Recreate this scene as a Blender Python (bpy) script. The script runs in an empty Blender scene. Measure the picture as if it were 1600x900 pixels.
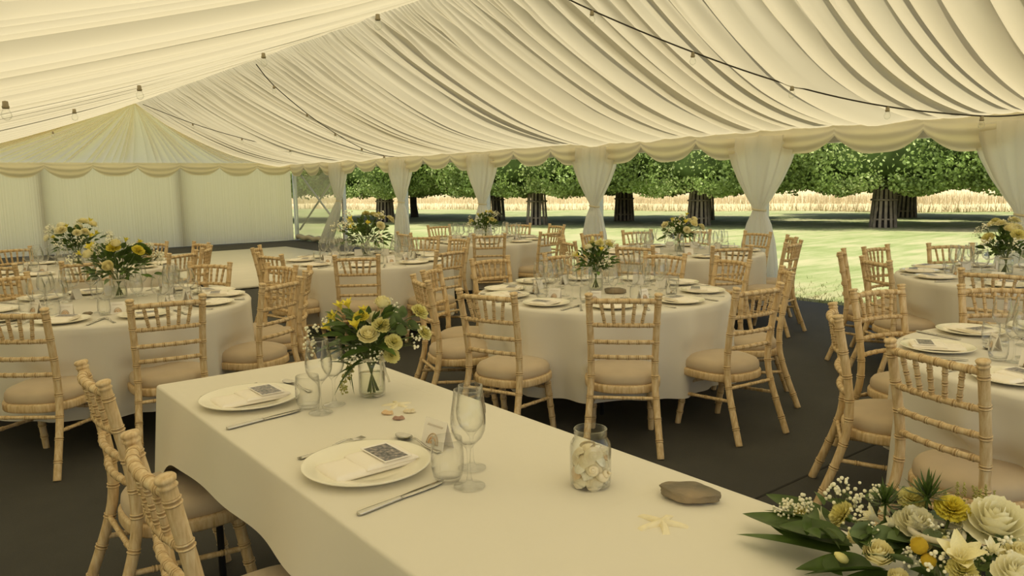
import bpy, math, random
import numpy as np
from mathutils import Vector, Matrix, noise
random.seed(7); rng = np.random.default_rng(7)
S = bpy.context.scene; C = S.collection
sin, cos, pi = math.sin, math.cos, math.pi
R = math.radians

# ------------------------------------------------------------------ camera, light, exposure
CAM_P = np.array([0, 0, 1.5327]); YAW, PITCH, ROLL, FPX = .6719, .1374, -.0155, 1200.58
def cam_axes():
    cy, sy, cp, sp = cos(YAW), sin(YAW), cos(PITCH), sin(PITCH)
    f = np.array([sy*cp, cy*cp, -sp]); r = np.array([cy, -sy, 0]); u = np.cross(r, f)
    return cos(ROLL)*r+sin(ROLL)*u, -sin(ROLL)*r+cos(ROLL)*u, f
AX = cam_axes()
def proj(x, y, z=.75):
    d = np.array([x, y, z])-CAM_P; w = d@AX[2]
    return 800+FPX*(d@AX[0])/w, 450-FPX*(d@AX[1])/w, w
cam = bpy.data.objects.new('camera', bpy.data.cameras.new('camera')); C.objects.link(cam)
cam.matrix_world = Matrix(((AX[0][0], AX[1][0], -AX[2][0], 0), (AX[0][1], AX[1][1], -AX[2][1], 0),
                           (AX[0][2], AX[1][2], -AX[2][2], CAM_P[2]), (0, 0, 0, 1)))
cam.data.sensor_width = 36; cam.data.lens = FPX/1600*36; cam.data.clip_end = 500; cam.data.clip_start = .05
S.camera = cam
S.view_settings.view_transform = 'Standard'; S.view_settings.look = 'None'
S.view_settings.gamma = 1; S.view_settings.use_curve_mapping = False
S.view_settings.exposure = 0.07
S.cycles.max_bounces = 12; S.cycles.diffuse_bounces = 6; S.cycles.transmission_bounces = 8
S.cycles.transparent_max_bounces = 48; S.cycles.use_denoising = True
S.cycles.caustics_reflective = False; S.cycles.caustics_refractive = False
S.cycles.sample_clamp_indirect = 6
W = bpy.data.worlds.new('sky'); S.world = W; W.use_nodes = True
wn = W.node_tree; wn.nodes.clear()
wo = wn.nodes.new('ShaderNodeOutputWorld'); wb = wn.nodes.new('ShaderNodeBackground'); ws = wn.nodes.new('ShaderNodeTexSky')
ws.sky_type = 'NISHITA'; ws.sun_disc = False; ws.sun_elevation = R(52); ws.sun_rotation = R(230); ws.air_density = 1.0; ws.dust_density = 3.0; ws.ozone_density = 1
wb.inputs[1].default_value = .20
wh = wn.nodes.new('ShaderNodeHueSaturation'); wh.inputs['Saturation'].default_value = .6; wn.links.new(ws.outputs[0], wh.inputs['Color']); wn.links.new(wh.outputs[0], wb.inputs[0]); wn.links.new(wb.outputs[0], wo.inputs[0])
sl = bpy.data.lights.new('sun', 'SUN'); sl.energy = 6.4; sl.angle = R(.6); sl.color = (1, .93, .78)
sun = bpy.data.objects.new('sun', sl); C.objects.link(sun)
sun.rotation_euler = Vector((.14, .31, -1.0)).to_track_quat('-Z', 'Y').to_euler()

# ------------------------------------------------------------------ materials
class NT:
    def __init__(s, name):
        s.m = bpy.data.materials.new(name); s.m.use_nodes = True; s.t = s.m.node_tree; s.t.nodes.clear()
        s.out = s.n('ShaderNodeOutputMaterial')
    def n(s, k, **kw):
        x = s.t.nodes.new(k)
        for a, b in kw.items(): setattr(x, a, b)
        return x
    def l(s, a, b): s.t.links.new(a, b)
    def coord(s, sc=(1, 1, 1), kind='Object'):
        tc = s.n('ShaderNodeTexCoord'); mp = s.n('ShaderNodeMapping'); mp.inputs['Scale'].default_value = sc
        s.l(tc.outputs[kind], mp.inputs[0]); return mp.outputs[0]
    def noise(s, scale, detail=3, co=None, rough=.5):
        x = s.n('ShaderNodeTexNoise'); x.inputs['Scale'].default_value = scale; x.inputs['Detail'].default_value = detail
        x.inputs['Roughness'].default_value = rough
        s.l(co if co else s.coord(), x.inputs['Vector']); return x.outputs[0]
    def ramp(s, f, stops):
        x = s.n('ShaderNodeValToRGB'); e = x.color_ramp.elements
        while len(e) < len(stops): e.new(.5)
        for q, (p, c) in zip(e, stops): q.position = p; q.color = (*c, 1)
        s.l(f, x.inputs[0]); return x.outputs[0]
    def bump(s, h, st, dist=.01):
        x = s.n('ShaderNodeBump'); x.inputs['Strength'].default_value = st; x.inputs['Distance'].default_value = dist
        s.l(h, x.inputs['Height']); return x.outputs[0]
    def pbr(s, col=None, rough=.6, metal=0, spec=.5, normal=None, rgb=(.8, .8, .8), sheen=0, sss=0):
        x = s.n('ShaderNodeBsdfPrincipled'); x.inputs['Base Color'].default_value = (*rgb, 1)
        x.inputs['Roughness'].default_value = rough; x.inputs['Metallic'].default_value = metal
        x.inputs['Specular IOR Level'].default_value = spec
        if sheen: x.inputs['Sheen Weight'].default_value = sheen
        if col is not None: s.l(col, x.inputs['Base Color'])
        if normal is not None: s.l(normal, x.inputs['Normal'])
        return x.outputs[0]
    def mix(s, a, b, f):
        x = s.n('ShaderNodeMixShader'); s.l(a, x.inputs[1]); s.l(b, x.inputs[2])
        if isinstance(f, float): x.inputs[0].default_value = f
        else: s.l(f, x.inputs[0])
        return x.outputs[0]
    def done(s, sh): s.l(sh, s.out.inputs[0]); return s.m
def plain(name, rgb, rough=.6, metal=0, spec=.5, var=.12, vs=30, bs=.1, sheen=0):
    t = NT(name); f = t.noise(vs, 3)
    c = t.ramp(f, [(.3, tuple(v*(1-var) for v in rgb)), (.7, tuple(min(1, v*(1+var)) for v in rgb))])
    return t.done(t.pbr(c, rough, metal, spec, t.bump(f, bs, .002), sheen=sheen))
def leafy(name, rgb, var=.25, vs=20, tr=.35, rough=.5):
    t = NT(name); f = t.noise(vs, 2)
    c = t.ramp(f, [(.3, tuple(v*(1-var) for v in rgb)), (.7, tuple(min(1, v*(1+var)) for v in rgb))])
    tl = t.n('ShaderNodeBsdfTranslucent'); t.l(c, tl.inputs[0])
    return t.done(t.mix(t.pbr(c, rough, spec=.3), tl.outputs[0], tr))
def cloth_mat(name, rgb, trans, scale=400, bumpk=.15, crease=False, rough=.85):
    t = NT(name); co = t.coord()
    w = t.noise(scale, 2, co); big = t.noise(5, 3, co)
    b1 = t.bump(w, .06, .0006)
    bb = t.n('ShaderNodeBump'); bb.inputs['Strength'].default_value = bumpk; bb.inputs['Distance'].default_value = .012
    t.l(big, bb.inputs['Height']); t.l(b1, bb.inputs['Normal']); nrm = bb.outputs[0]
    if crease:
        sep = t.n('ShaderNodeSeparateXYZ'); t.l(co, sep.inputs[0]); last = nrm
        for ax, ev in ((1, .62), (0, .5)):
            m = t.n('ShaderNodeMath', operation='PINGPONG'); m.inputs[1].default_value = ev/2; t.l(sep.outputs[ax], m.inputs[0])
            m2 = t.n('ShaderNodeMath', operation='LESS_THAN'); m2.inputs[1].default_value = .004; t.l(m.outputs[0], m2.inputs[0])
            bx = t.n('ShaderNodeBump'); bx.inputs['Strength'].default_value = .6; bx.inputs['Distance'].default_value = .004
            t.l(m2.outputs[0], bx.inputs['Height']); t.l(last, bx.inputs['Normal']); last = bx.outputs[0]
        nrm = last
    d = t.pbr(None, rough, spec=.15, normal=nrm, rgb=rgb)
    if trans:
        tl = t.n('ShaderNodeBsdfTranslucent'); tl.inputs[0].default_value = (*trans[1], 1); t.l(nrm, tl.inputs[1])
        d = t.mix(d, tl.outputs[0], trans[0])
    return t.done(d)
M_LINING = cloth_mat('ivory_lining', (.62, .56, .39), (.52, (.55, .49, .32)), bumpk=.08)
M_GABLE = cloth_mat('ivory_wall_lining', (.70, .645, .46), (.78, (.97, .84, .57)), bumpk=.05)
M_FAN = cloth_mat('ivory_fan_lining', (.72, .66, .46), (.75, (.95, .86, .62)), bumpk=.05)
M_SWAG = cloth_mat('ivory_swag', (.84, .78, .58), (.40, (.8, .72, .5)), bumpk=.05)
M_CLOTH = cloth_mat('white_linen', (.78, .74, .64), None, bumpk=.4, crease=True)
M_CLOTHR = cloth_mat('white_linen_round', (.86, .82, .73), (.12, (.8, .74, .6)), bumpk=.15)
M_NAPKIN = cloth_mat('napkin_linen', (.92, .86, .76), None, bumpk=.05)
def sheer():
    t = NT('sheer_voile'); tl = t.n('ShaderNodeBsdfTranslucent'); tl.inputs[0].default_value = (.98, .96, .90, 1)
    d = t.mix(t.pbr(None, .8, rgb=(.96, .94, .87), spec=.1), tl.outputs[0], .68)
    tr = t.n('ShaderNodeBsdfTransparent'); return t.done(t.mix(d, tr.outputs[0], .08))
M_SHEER = sheer()
def glassy(name, tint=(1, 1, 1), base=.022, rough=.0, k=.8, pw=2.8):
    t = NT(name); fr = t.n('ShaderNodeLayerWeight'); fr.inputs[0].default_value = .5
    p = t.n('ShaderNodeMath', operation='POWER'); p.inputs[1].default_value = pw; t.l(fr.outputs['Facing'], p.inputs[0])
    m = t.n('ShaderNodeMath', operation='MULTIPLY_ADD'); m.inputs[1].default_value = k; m.inputs[2].default_value = base
    t.l(p.outputs[0], m.inputs[0])
    cm = t.n('ShaderNodeMix', data_type='RGBA'); t.l(p.outputs[0], cm.inputs[0]); cm.inputs[6].default_value = (*tint, 1); cm.inputs[7].default_value = (*[q*.55 for q in tint], 1)
    tr = t.n('ShaderNodeBsdfTransparent'); t.l(cm.outputs[2], tr.inputs[0])
    g = t.n('ShaderNodeBsdfGlossy'); g.inputs['Roughness'].default_value = rough; g.inputs[0].default_value = (1, 1, 1, 1)
    return t.done(t.mix(tr.outputs[0], g.outputs[0], m.outputs[0]))
M_GLASS = glassy('clear_glass', (.992, .994, .99))
M_THICK = glassy('thick_glass', (.985, .99, .98), base=.02)
M_WATER = glassy('vase_water', (.95, .96, .91), base=.01)
M_PVC = glassy('clear_pvc_sheet', (.80, .82, .76), base=.10, rough=.12)
def wood():
    t = NT('limewashed_beech'); co = t.coord((18, 18, 3)); f = t.noise(4, 4, co, .6); g = t.noise(60, 2)
    c = t.ramp(f, [(.28, (.50, .34, .155)), (.5, (.68, .50, .275)), (.72, (.80, .66, .42))])
    return t.done(t.pbr(c, .42, spec=.4, normal=t.bump(g, .15, .002)))
M_WOOD = wood()
M_GROOVE = plain('dark_ring_groove', (.42, .28, .13), .6, var=.2)
M_PAD = plain("beige_faux_suede", (.57, .455, .31), .8, var=.06, vs=8, bs=.15, sheen=.2)
M_PLATE = plain('cream_porcelain', (.88, .84, .70), .16, var=.01, bs=.0)
M_STEEL = plain('polished_cutlery', (.62, .60, .55), .16, 1, var=.05)
M_CARD = plain('white_card', (.90, .86, .80), .7, var=.02, bs=.02)
def photo():
    t = NT('printed_photo'); f = t.noise(90, 4); f2 = t.noise(55, 2)
    c = t.ramp(f, [(.32, (.05, .05, .055)), (.48, (.17, .17, .19)), (.58, (.32, .27, .26)), (.7, (.55, .5, .46))])
    return t.done(t.pbr(c, .35))
M_PHOTO = photo()
M_INK = plain('brown_ink', (.52, .43, .33), .7)
M_RB = [plain('rainbow_tan', (.55, .42, .28), .7), plain('rainbow_cream', (.80, .70, .55), .7), plain('rainbow_orange', (.75, .42, .16), .7)]
M_LEAF = leafy('dark_green_leaf', (.075, .125, .028), tr=.2, rough=.35)
M_LEAF2 = leafy('mid_green_leaf', (.13, .22, .05), tr=.25)
M_EUC = leafy('grey_green_leaf', (.15, .215, .095), tr=.2)
M_STEM = plain('green_stem', (.13, .17, .05), .6)
M_WHITE = leafy('cream_petal', (.95, .92, .72), var=.04, tr=.14)
M_IVORY = leafy('ivory_petal', (.94, .88, .56), var=.05, tr=.14)
M_YEL = leafy('yellow_petal', (.85, .74, .10), var=.1, tr=.14)
M_PALEY = leafy('pale_yellow_petal', (.86, .80, .34), var=.08, tr=.14)
M_GOLD = plain('golden_ball', (.83, .55, .03), .8, var=.25, vs=120, bs=.8)
M_GYP = plain('gypsophila_white', (.93, .90, .72), .8, var=.05)
M_BERRY = plain('green_brown_bud', (.42, .40, .13), .6, var=.3)
M_RIBBON = cloth_mat('cream_ribbon', (.88, .83, .68), (.3, (.85, .8, .62)), bumpk=.05)
def shellm(n, a, b, c):
    t = NT(n); f = t.noise(14, 3); return t.done(t.pbr(t.ramp(f, [(.3, a), (.5, b), (.7, c)]), .45, normal=t.bump(t.noise(70, 2), .2, .002)))
M_SH = [shellm('shell_cream', (.62, .50, .30), (.84, .76, .56), (.90, .85, .70)), shellm('shell_peach', (.62, .40, .20), (.80, .60, .36), (.86, .74, .54)),
        shellm('shell_brown', (.28, .16, .12), (.48, .30, .22), (.66, .48, .36)), shellm('shell_white', (.82, .78, .62), (.88, .84, .70), (.92, .88, .76))]
M_STAR = plain('starfish_cream', (.86, .78, .55), .8, var=.04, vs=60, bs=.2)
def stone():
    t = NT('slate_pebble'); f = t.noise(9, 5); g = t.noise(30, 5, rough=.7)
    return t.done(t.pbr(t.ramp(f, [(.3, (.10, .09, .065)), (.5, (.22, .18, .12)), (.72, (.36, .27, .17))]), .75, normal=t.bump(g, .6, .006)))
M_STONE = stone()
def carpet():
    t = NT('charcoal_carpet'); f = t.noise(1.2, 5, rough=.65); g = t.noise(260, 2)
    return t.done(t.pbr(t.ramp(f, [(.3, (.042, .041, .037)), (.7, (.062, .060, .054))]), .75, spec=.35, normal=t.bump(g, .8, .004)))
M_CARPET = carpet()
M_SEAM = plain('carpet_seam_dark', (.012, .012, .011), .9)
M_DANCE = plain('white_dance_floor', (.80, .76, .66), .35, var=.03, vs=3)
def lawn():
    t = NT('dry_mown_lawn'); a = t.noise(.35, 6, rough=.65); b = t.noise(1, 5, t.coord((.6, 3.5, 1)), .7)
    m = t.n('ShaderNodeMath', operation='MULTIPLY_ADD'); m.inputs[1].default_value = .5; t.l(a, m.inputs[0])
    m2 = t.n('ShaderNodeMath', operation='MULTIPLY'); m2.inputs[1].default_value = .5; t.l(b, m2.inputs[0]); t.l(m2.outputs[0], m.inputs[2])
    c = t.ramp(m.outputs[0], [(.34, (.17, .22, .07)), (.46, (.26, .30, .125)), (.54, (.34, .345, .175)), (.66, (.43, .38, .225))])
    return t.done(t.pbr(c, .9, spec=.1, normal=t.bump(t.noise(60, 3), .8, .03)))
M_LAWN = lawn()
def meadow():
    t = NT('dry_meadow_grass'); a = t.noise(.5, 4, t.coord((1, 1, .3)), .6)
    c = t.ramp(a, [(.3, (.50, .41, .23)), (.5, (.56, .465, .27)), (.7, (.61, .51, .31))])
    return t.done(t.pbr(c, .9, spec=.1, normal=t.bump(t.noise(20, 4), .8, .06)))
M_MEADOW = meadow()
M_TREELEAF = [leafy('lime_tree_leaf', (.24, .33, .09), var=.35, vs=1.2, tr=.35), leafy('lime_tree_leaf_pale', (.44, .52, .20), var=.2, vs=1.5, tr=.35)]
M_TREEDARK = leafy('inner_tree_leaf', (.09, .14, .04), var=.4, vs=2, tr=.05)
M_BARK = plain('dark_bark', (.045, .036, .028), .9, var=.4, vs=6, bs=.8)
M_GUARD = plain('weathered_oak_slats', (.20, .165, .115), .9, var=.3, vs=5, bs=.5)
M_ALU = plain('grey_aluminium', (.50, .50, .50), .38, .7, var=.06)
M_CABLE = plain('black_cable', (.035, .028, .018), .6)
M_LAMPH = plain('bulb_holder_grey', (.30, .25, .16), .5)
M_ROLL = cloth_mat('tan_pvc_skirt', (.50, .46, .36), None, bumpk=.1)
M_TTOP = plain('plywood_top', (.38, .26, .14), .6)
M_TLEG = plain('black_steel_leg', (.03, .03, .03), .4)
M_OUTROOF = cloth_mat('outer_roof_flap', (.70, .69, .68), (.4, (.7, .7, .7)))

# ------------------------------------------------------------------ mesh helpers
class MB:
    def __init__(s): s.v = []; s.f = []; s.mi = []; s.cur = 0
    def add(s, vs, fs, mat=None):
        o = len(s.v)
        if mat is None: s.v += [tuple(v) for v in vs]
        else: s.v += [tuple(mat @ Vector(v)) for v in vs]
        s.f += [tuple(i+o for i in f) for f in fs]; s.mi += [s.cur]*len(fs)
        return s
    def box(s, c, d, mat=None):
        x, y, z = [q/2 for q in d]
        vs = [(c[0]+a*x, c[1]+b*y, c[2]+e*z) for a in (-1, 1) for b in (-1, 1) for e in (-1, 1)]
        return s.add(vs, [(0, 1, 3, 2), (4, 6, 7, 5), (0, 4, 5, 1), (2, 3, 7, 6), (0, 2, 6, 4), (1, 5, 7, 3)], mat)
    def lathe(s, prof, n=24, c=(0, 0, 0), mat=None, cap0=False, cap1=False):
        vs = []; fs = []
        for r, z in prof:
            for k in range(n): a = 2*pi*k/n; vs.append((c[0]+r*cos(a), c[1]+r*sin(a), c[2]+z))
        for i in range(len(prof)-1):
            for k in range(n): k2 = (k+1) % n; fs.append((i*n+k, i*n+k2, (i+1)*n+k2, (i+1)*n+k))
        if cap0: fs.append(tuple(range(n-1, -1, -1)))
        if cap1: fs.append(tuple((len(prof)-1)*n+k for k in range(n)))
        return s.add(vs, fs, mat)
    def tube(s, pts, rad, n=8, caps=True, mat=None):
        pts = [Vector(p) for p in pts]; m = len(pts)
        if not hasattr(rad, '__len__'): rad = [rad]*m
        T = [(pts[min(i+1, m-1)]-pts[max(i-1, 0)]).normalized() for i in range(m)]
        ref = Vector((0, 0, 1)) if abs(T[0].z) < .9 else Vector((1, 0, 0))
        N = (ref-T[0]*ref.dot(T[0])).normalized(); vs = []; fs = []
        for i in range(m):
            N = (N-T[i]*N.dot(T[i])).normalized(); B = T[i].cross(N)
            for k in range(n):
                a = 2*pi*k/n; vs.append(pts[i]+(N*cos(a)+B*sin(a))*rad[i])
        for i in range(m-1):
            for k in range(n): k2 = (k+1) % n; fs.append((i*n+k, i*n+k2, (i+1)*n+k2, (i+1)*n+k))
        if caps: fs.append(tuple(range(n-1, -1, -1))); fs.append(tuple((m-1)*n+k for k in range(n)))
        return s.add(vs, fs, mat)
    def grid(s, fn, nu, nv, closeu=False):
        vs = [fn(i/nu, j/nv) for i in range(nu+(0 if closeu else 1)) for j in range(nv+1)]; fs = []; w = nv+1
        tot = nu+(0 if closeu else 1)
        for i in range(nu):
            i2 = (i+1) % tot
            for j in range(nv): fs.append((i*w+j, i2*w+j, i2*w+j+1, i*w+j+1))
        return s.add(vs, fs)
    def mesh(s, name, mats, smooth=True):
        me = bpy.data.meshes.new(name); me.from_pydata(s.v, [], s.f)
        for m in (mats if isinstance(mats, (list, tuple)) else [mats]): me.materials.append(m)
        if any(s.mi): me.polygons.foreach_set('material_index', s.mi)
        if smooth: me.polygons.foreach_set('use_smooth', [True]*len(me.polygons))
        me.update(); return me
    def build(s, name, mats, parent=None, smooth=True):
        return link(name, s.mesh(name, mats, smooth), parent)
def link(name, me, parent=None, mat=None):
    o = bpy.data.objects.new(name, me); C.objects.link(o)
    if parent: o.parent = parent
    if mat is not None: o.matrix_local = mat
    return o
def bevel(o, w, seg=2):
    m = o.modifiers.new('b', 'BEVEL'); m.width = w; m.segments = seg; m.limit_method = 'ANGLE'; return o
def thick(o, t, off=0):
    m = o.modifiers.new('s', 'SOLIDIFY'); m.thickness = t; m.offset = off; return o
def tag(o, label, cat, group=None, kind=None):
    o['label'] = label; o['category'] = cat
    if group: o['group'] = group
    if kind: o['kind'] = kind
    return o
def thing(name, label, cat, loc=(0, 0, 0), rz=0, group=None):
    o = bpy.data.objects.new(name, None); C.objects.link(o); o.location = loc; o.rotation_euler = (0, 0, rz)
    o.empty_display_size = .05
    return tag(o, label, cat, group)
def struct(o): o['kind'] = 'structure'; return o
KIDS = {}
def dup(root, loc, rz, label=None, group=None):
    if root.name not in KIDS: KIDS[root.name] = [(c, [g for g in C.objects if g.parent == c]) for c in C.objects if c.parent == root]
    r = root.copy(); C.objects.link(r); r.location = loc; r.rotation_euler = (0, 0, rz)
    if label: r['label'] = label
    if group: r['group'] = group
    for ch, gs in KIDS[root.name]:
        c = ch.copy(); C.objects.link(c); c.parent = r
        for g in gs: d = g.copy(); C.objects.link(d); d.parent = c
    return r
class Maker:                                     # first use moves the prototype itself, then copies
    def __init__(s, fn): s.fn = fn; s.p = None
    def __call__(s, loc, rz, label, group):
        if s.p is None:
            s.p = s.fn(); s.p['label'] = label
            if group: s.p['group'] = group
            s.q = s.p; dup_kids(s.p)
            s.p.location = loc; s.p.rotation_euler = (0, 0, rz); return s.p
        return dup(s.p, loc, rz, label, group)
def dup_kids(p): KIDS[p.name] = [(c, [g for g in C.objects if g.parent == c]) for c in C.objects if c.parent == p]
def curve_pts(P, n):                              # catmull-rom through points
    P = [Vector(p) for p in P]; out = []
    for i in range(len(P)-1):
        a, b, c, d = P[max(i-1, 0)], P[i], P[i+1], P[min(i+2, len(P)-1)]
        for k in range(n):
            t = k/n; out.append(.5*((2*b)+(c-a)*t+(2*a-5*b+4*c-d)*t*t+(3*b-a-3*c+d)*t**3))
    out.append(P[-1]); return out

# ------------------------------------------------------------------ setting: ground, marquee
WX, GY, RX, RZ, EZ = 8.65, 20.64, 4.77, 3.57, 2.12
b = MB(); b.box((3.02, 8.9, -.015), (11.5, 23.8, .03)); fl = struct(b.build('floor', M_CARPET, smooth=False))
b = MB()
for x0, y0, x1, y1 in ((2.02, 1.0, 2.02, 19.5), (-2.5, 2.04, 8.7, 2.04)):
    b.box(((x0+x1)/2, (y0+y1)/2, .001), (max(abs(x1-x0), .012), max(abs(y1-y0), .012), .002))
struct(b.build('trim_1', M_SEAM, smooth=False))
b = MB()
b.grid(lambda u, v: (-60+u*200, -70+v*200, -.045), 20, 20)
lawnob = b.build('ground', M_LAWN); struct(lawnob)
b = MB()
b.grid(lambda u, v: (3.6+u*3.8, 11.4+v*6.8, .012), 2, 2); d = b.build('dance_floor', M_DANCE); thick(d, .03, 1)
tag(d, 'white dance floor laid on the dark carpet before the lined end wall', 'dance floor')

# pleat profile along Y
def pleats(total, wmin, wmax, n, seed, sharp=.55, skr=(.35, .65)):
    r = np.random.default_rng(seed); out = np.zeros(n); x = 0; dx = total/n; i = 0
    while i < n:
        w = r.uniform(wmin, wmax)*(1 if r.random() > .25 else 1.7); a = r.uniform(.35, 1); k = max(2, int(w/dx)); sk = r.uniform(*skr)
        u = (np.arange(k)+.5)/k; u = np.where(u < sk, u/sk/2, .5+(u-sk)/(1-sk)/2)
        seg = np.sin(pi*u)**sharp*a; e = min(k, n-i); out[i:i+e] = seg[:e]; i += k
    return out
def cloth_surface(name, mat, ts, P):              # P: array [nu, nv, 3]
    nu, nv, _ = P.shape; me = bpy.data.meshes.new(name)
    idx = np.arange(nu*nv).reshape(nu, nv)
    f = np.stack([idx[:-1, :-1], idx[1:, :-1], idx[1:, 1:], idx[:-1, 1:]], -1).reshape(-1, 4)
    me.from_pydata(P.reshape(-1, 3).tolist(), [], f.tolist()); me.materials.append(mat)
    me.polygons.foreach_set('use_smooth', [True]*len(me.polygons)); me.update()
    return link(name, me)
SAG = .27
Y0, Y1 = -2.9, GY
NY = 3000
def gathers(total, wmin, wmax, n, seed, k0, k1):
    """cloth gathered into rolls: returns along-offset, height (+ up at the creases), both per metre of roll width"""
    r = np.random.default_rng(seed); y = np.zeros(n); z = np.zeros(n); g = np.linspace(0, total, n); x = 0.
    while x < total:
        w = r.uniform(wmin, wmax)*(1.5 if r.random() < .22 else 1); a = r.uniform(.55, 1.25); k = r.uniform(k0, k1); m = (g >= x) & (g < x+w); q = (g[m]-x)/w; q2 = q**r.uniform(.8, 1.3)
        y[m] = g[m]-k*w*np.sin(2*pi*q); z[m] = np.cos(2*pi*q2)*a*w; x += w
    m = y == 0; y[m] = g[m]; return y-g, z
ys = np.linspace(Y0, Y1, NY)
def ceiling_side(sgn, seed):
    xe = WX if sgn > 0 else .3
    ts = np.linspace(0, 1, 40)
    by, bz = gathers(Y1-Y0, .15 if sgn > 0 else .10, .34 if sgn > 0 else .25, NY, seed, .18, .30)
    fy, fz = gathers(Y1-Y0, .05, .12, NY, seed+1, .08, .16)
    bay = np.abs(np.sin(pi*(GY-ys)/2.979))
    def layer(t, tt):
        full = min(1, tt*6)*(.45+.55*min(1, tt*1.8)); e = min(1., (1-min(tt, 1))*10+.08) if sgn > 0 else 1; fine = max(.12, 1-1.8*tt)
        zo = (bz*(.29 if sgn > 0 else .20)*full + fz*.20*fine*min(1, tt*30))*e
        yo = (by*full + fy*fine*.8*min(1, tt*30))*(.4+.6*e) + .12*sin(pi*tt)*np.sin(ys*.9+seed)
        return yo, zo
    P = np.zeros((NY, len(ts), 3))
    for j, t in enumerate(ts):
        X = RX+(xe-RX)*t; z = RZ+(EZ-RZ)*t-4*(SAG if sgn > 0 else .07)*t*(1-t)
        yo, zo = layer(t, t)
        z2 = z+zo-(.05*bay*math.sin(pi*t)+.03*bay*(1-t) if sgn > 0 else 0)*(1 if t > 0 else 0)
        P[:, j, 0] = X + sgn*zo*.3; P[:, j, 1] = ys+yo; P[:, j, 2] = z2
    P[0, :, 1] = Y0; P[-1, :, 1] = Y1
    if sgn < 0:                                  # beyond the valley the lining climbs again over the camera
        ex = np.linspace(0, 1, 14)[1:]; Q = np.zeros((NY, len(ex), 3))
        for j, t in enumerate(ex):
            yo, zo = layer(1, 1)
            Q[:, j, 0] = .3-2.9*t; Q[:, j, 1] = ys+yo; Q[:, j, 2] = EZ+.75*t+.1*sin(pi*t)+zo
        P = np.concatenate([P, Q], 1)
    return P
struct(cloth_surface('ceiling', M_LINING, None, ceiling_side(1, 11)))
struct(cloth_surface('ceiling', M_LINING, None, ceiling_side(-1, 31)))
# gable fan of pleats radiating from the ridge end
nb = 900; fan = pleats(9.5, .12, .26, nb, 5, .6); P = np.zeros((nb, 26, 3)); xs = np.linspace(.2, WX, nb)
for j in range(26):
    s = j/25; c = (xs-RX)/(WX-RX)
    c2 = np.minimum(1, np.abs(c)); z = RZ+.03+(EZ-RZ-.03)*s-4*np.where(c > 0, (SAG-.03)*c2**1.3, .04*c2)*s*(1-s)
    y = GY-.35*(1-s)*1.0*0-.02-fan*.075*min(1, s*1.6+.15)*min(1, (1-s)*8+.3)-.10*sin(pi*s)
    P[:, j, 0] = RX+(xs-RX)*s; P[:, j, 1] = y; P[:, j, 2] = z
struct(cloth_surface('wall_back', M_FAN, None, P))
# end wall lining, finely gathered
nw = 1700; wl = pleats(11.2, .03, .075, nw, 3, .9); wb_ = pleats(11.2, .5, 1.0, nw, 4, .9); P = np.zeros((nw, 12, 3)); xs = np.linspace(-2.55, WX-.02, nw)
for j in range(12):
    s = j/11; P[:, j, 0] = xs; P[:, j, 1] = GY+.02-wl*.010*(.5+.5*s)-wb_*.035; P[:, j, 2] = 2.1-s*2.085
struct(cloth_surface('wall_back', M_GABLE, None, P))
# unseen wall left of the camera, added to block the sun
b = MB(); b.grid(lambda u, v: (-2.6-.03*sin(u*400), -2.9+u*23.5, 2.9*v), 500, 2); struct(b.build('wall_left', M_LINING))

# steelwork
for k in range(0, 7):
    y = GY-2.979*k
    p = MB().box((WX+.09, y, 1.04), (.10, .09, 2.14)).build('marquee_post', M_ALU, smooth=False); bevel(p, .012)
    tag(p, ['grey aluminium corner post between lined end wall and clear window', 'grey aluminium post beside the clear window panel', 'grey post behind the second tied curtain from the window',
            'grey post behind the third tied curtain from the window', 'grey post behind the tied curtain right of centre', 'grey post behind the large tied curtain near the lawn gap',
            'grey post behind the curtain at the right photo edge', 'grey post beyond the right photo edge'][k], 'post', 'aluminium legs along the open side')
for i, x in enumerate((2.65, 5.7)):
    p = MB().box((x, GY+.13, 1.0), (.10, .08, 2.1)).build('gable_pole', M_ALU, smooth=False)
    tag(p, ['upright pole showing through end wall lining, left one', 'upright pole showing through end wall lining, right one'][i], 'pole', 'poles behind the end wall')
b = MB().box((WX+.10, 8.9, 1.975), (.12, 23.6, .09)); e = struct(b.build('trim_2', M_ALU, smooth=False))
# outer roof flap along the eave
b = MB(); b.grid(lambda u, v: (WX-.05+.36*v, -2.9+u*23.6, 2.21-.20*v-.02*abs(sin(u*24*pi/3))), 120, 3); struct(b.build('trim_3', M_OUTROOF))

# swagged valance
def swag(A, B, nrm, seed):
    A, B, nrm = Vector(A), Vector(B), Vector(nrm); r = random.Random(seed); ph = r.uniform(0, 1); dp = r.uniform(.19, .25)
    b = MB()
    def fn(u, v):
        drop = .13+dp*(1-(2*u-1)**2)**.8
        cat = v*drop; w = 4*u*(1-u)
        folds = .016*sin(v*5.2*pi+ph+1.2*w)*min(1, v*4)*(.35+.65*w)
        bulge = .05*w*sin(pi*min(1, v*1.1))*1.0+.015+folds
        zz = -cat + (.008*sin(u*14+ph) if v > .98 else 0)
        if u < .06 or u > .94: bulge += .012
        return tuple(A.lerp(B, u)+nrm*bulge+Vector((0, 0, zz)))
    b.grid(fn, 26, 22); return b.mesh('swag', M_SWAG)
n_s = 0
sw_side = []
for k in range(24):
    y1 = GY-.993*k; y0 = y1-.993
    if y1 < -1: break
    me = swag((WX-.03, y1, EZ+.01), (WX-.03, y0, EZ+.01), (-1, 0, 0), k)
    sw_side.append((me, (WX, (y0+y1)/2)))
sw_end = []
for k in range(9):
    x1 = WX-.985*k; me = swag((x1-.985, GY-.10, EZ+.01), (x1, GY-.10, EZ+.01), (0, -1, 0), 50+k); sw_end.append((me, k))
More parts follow.
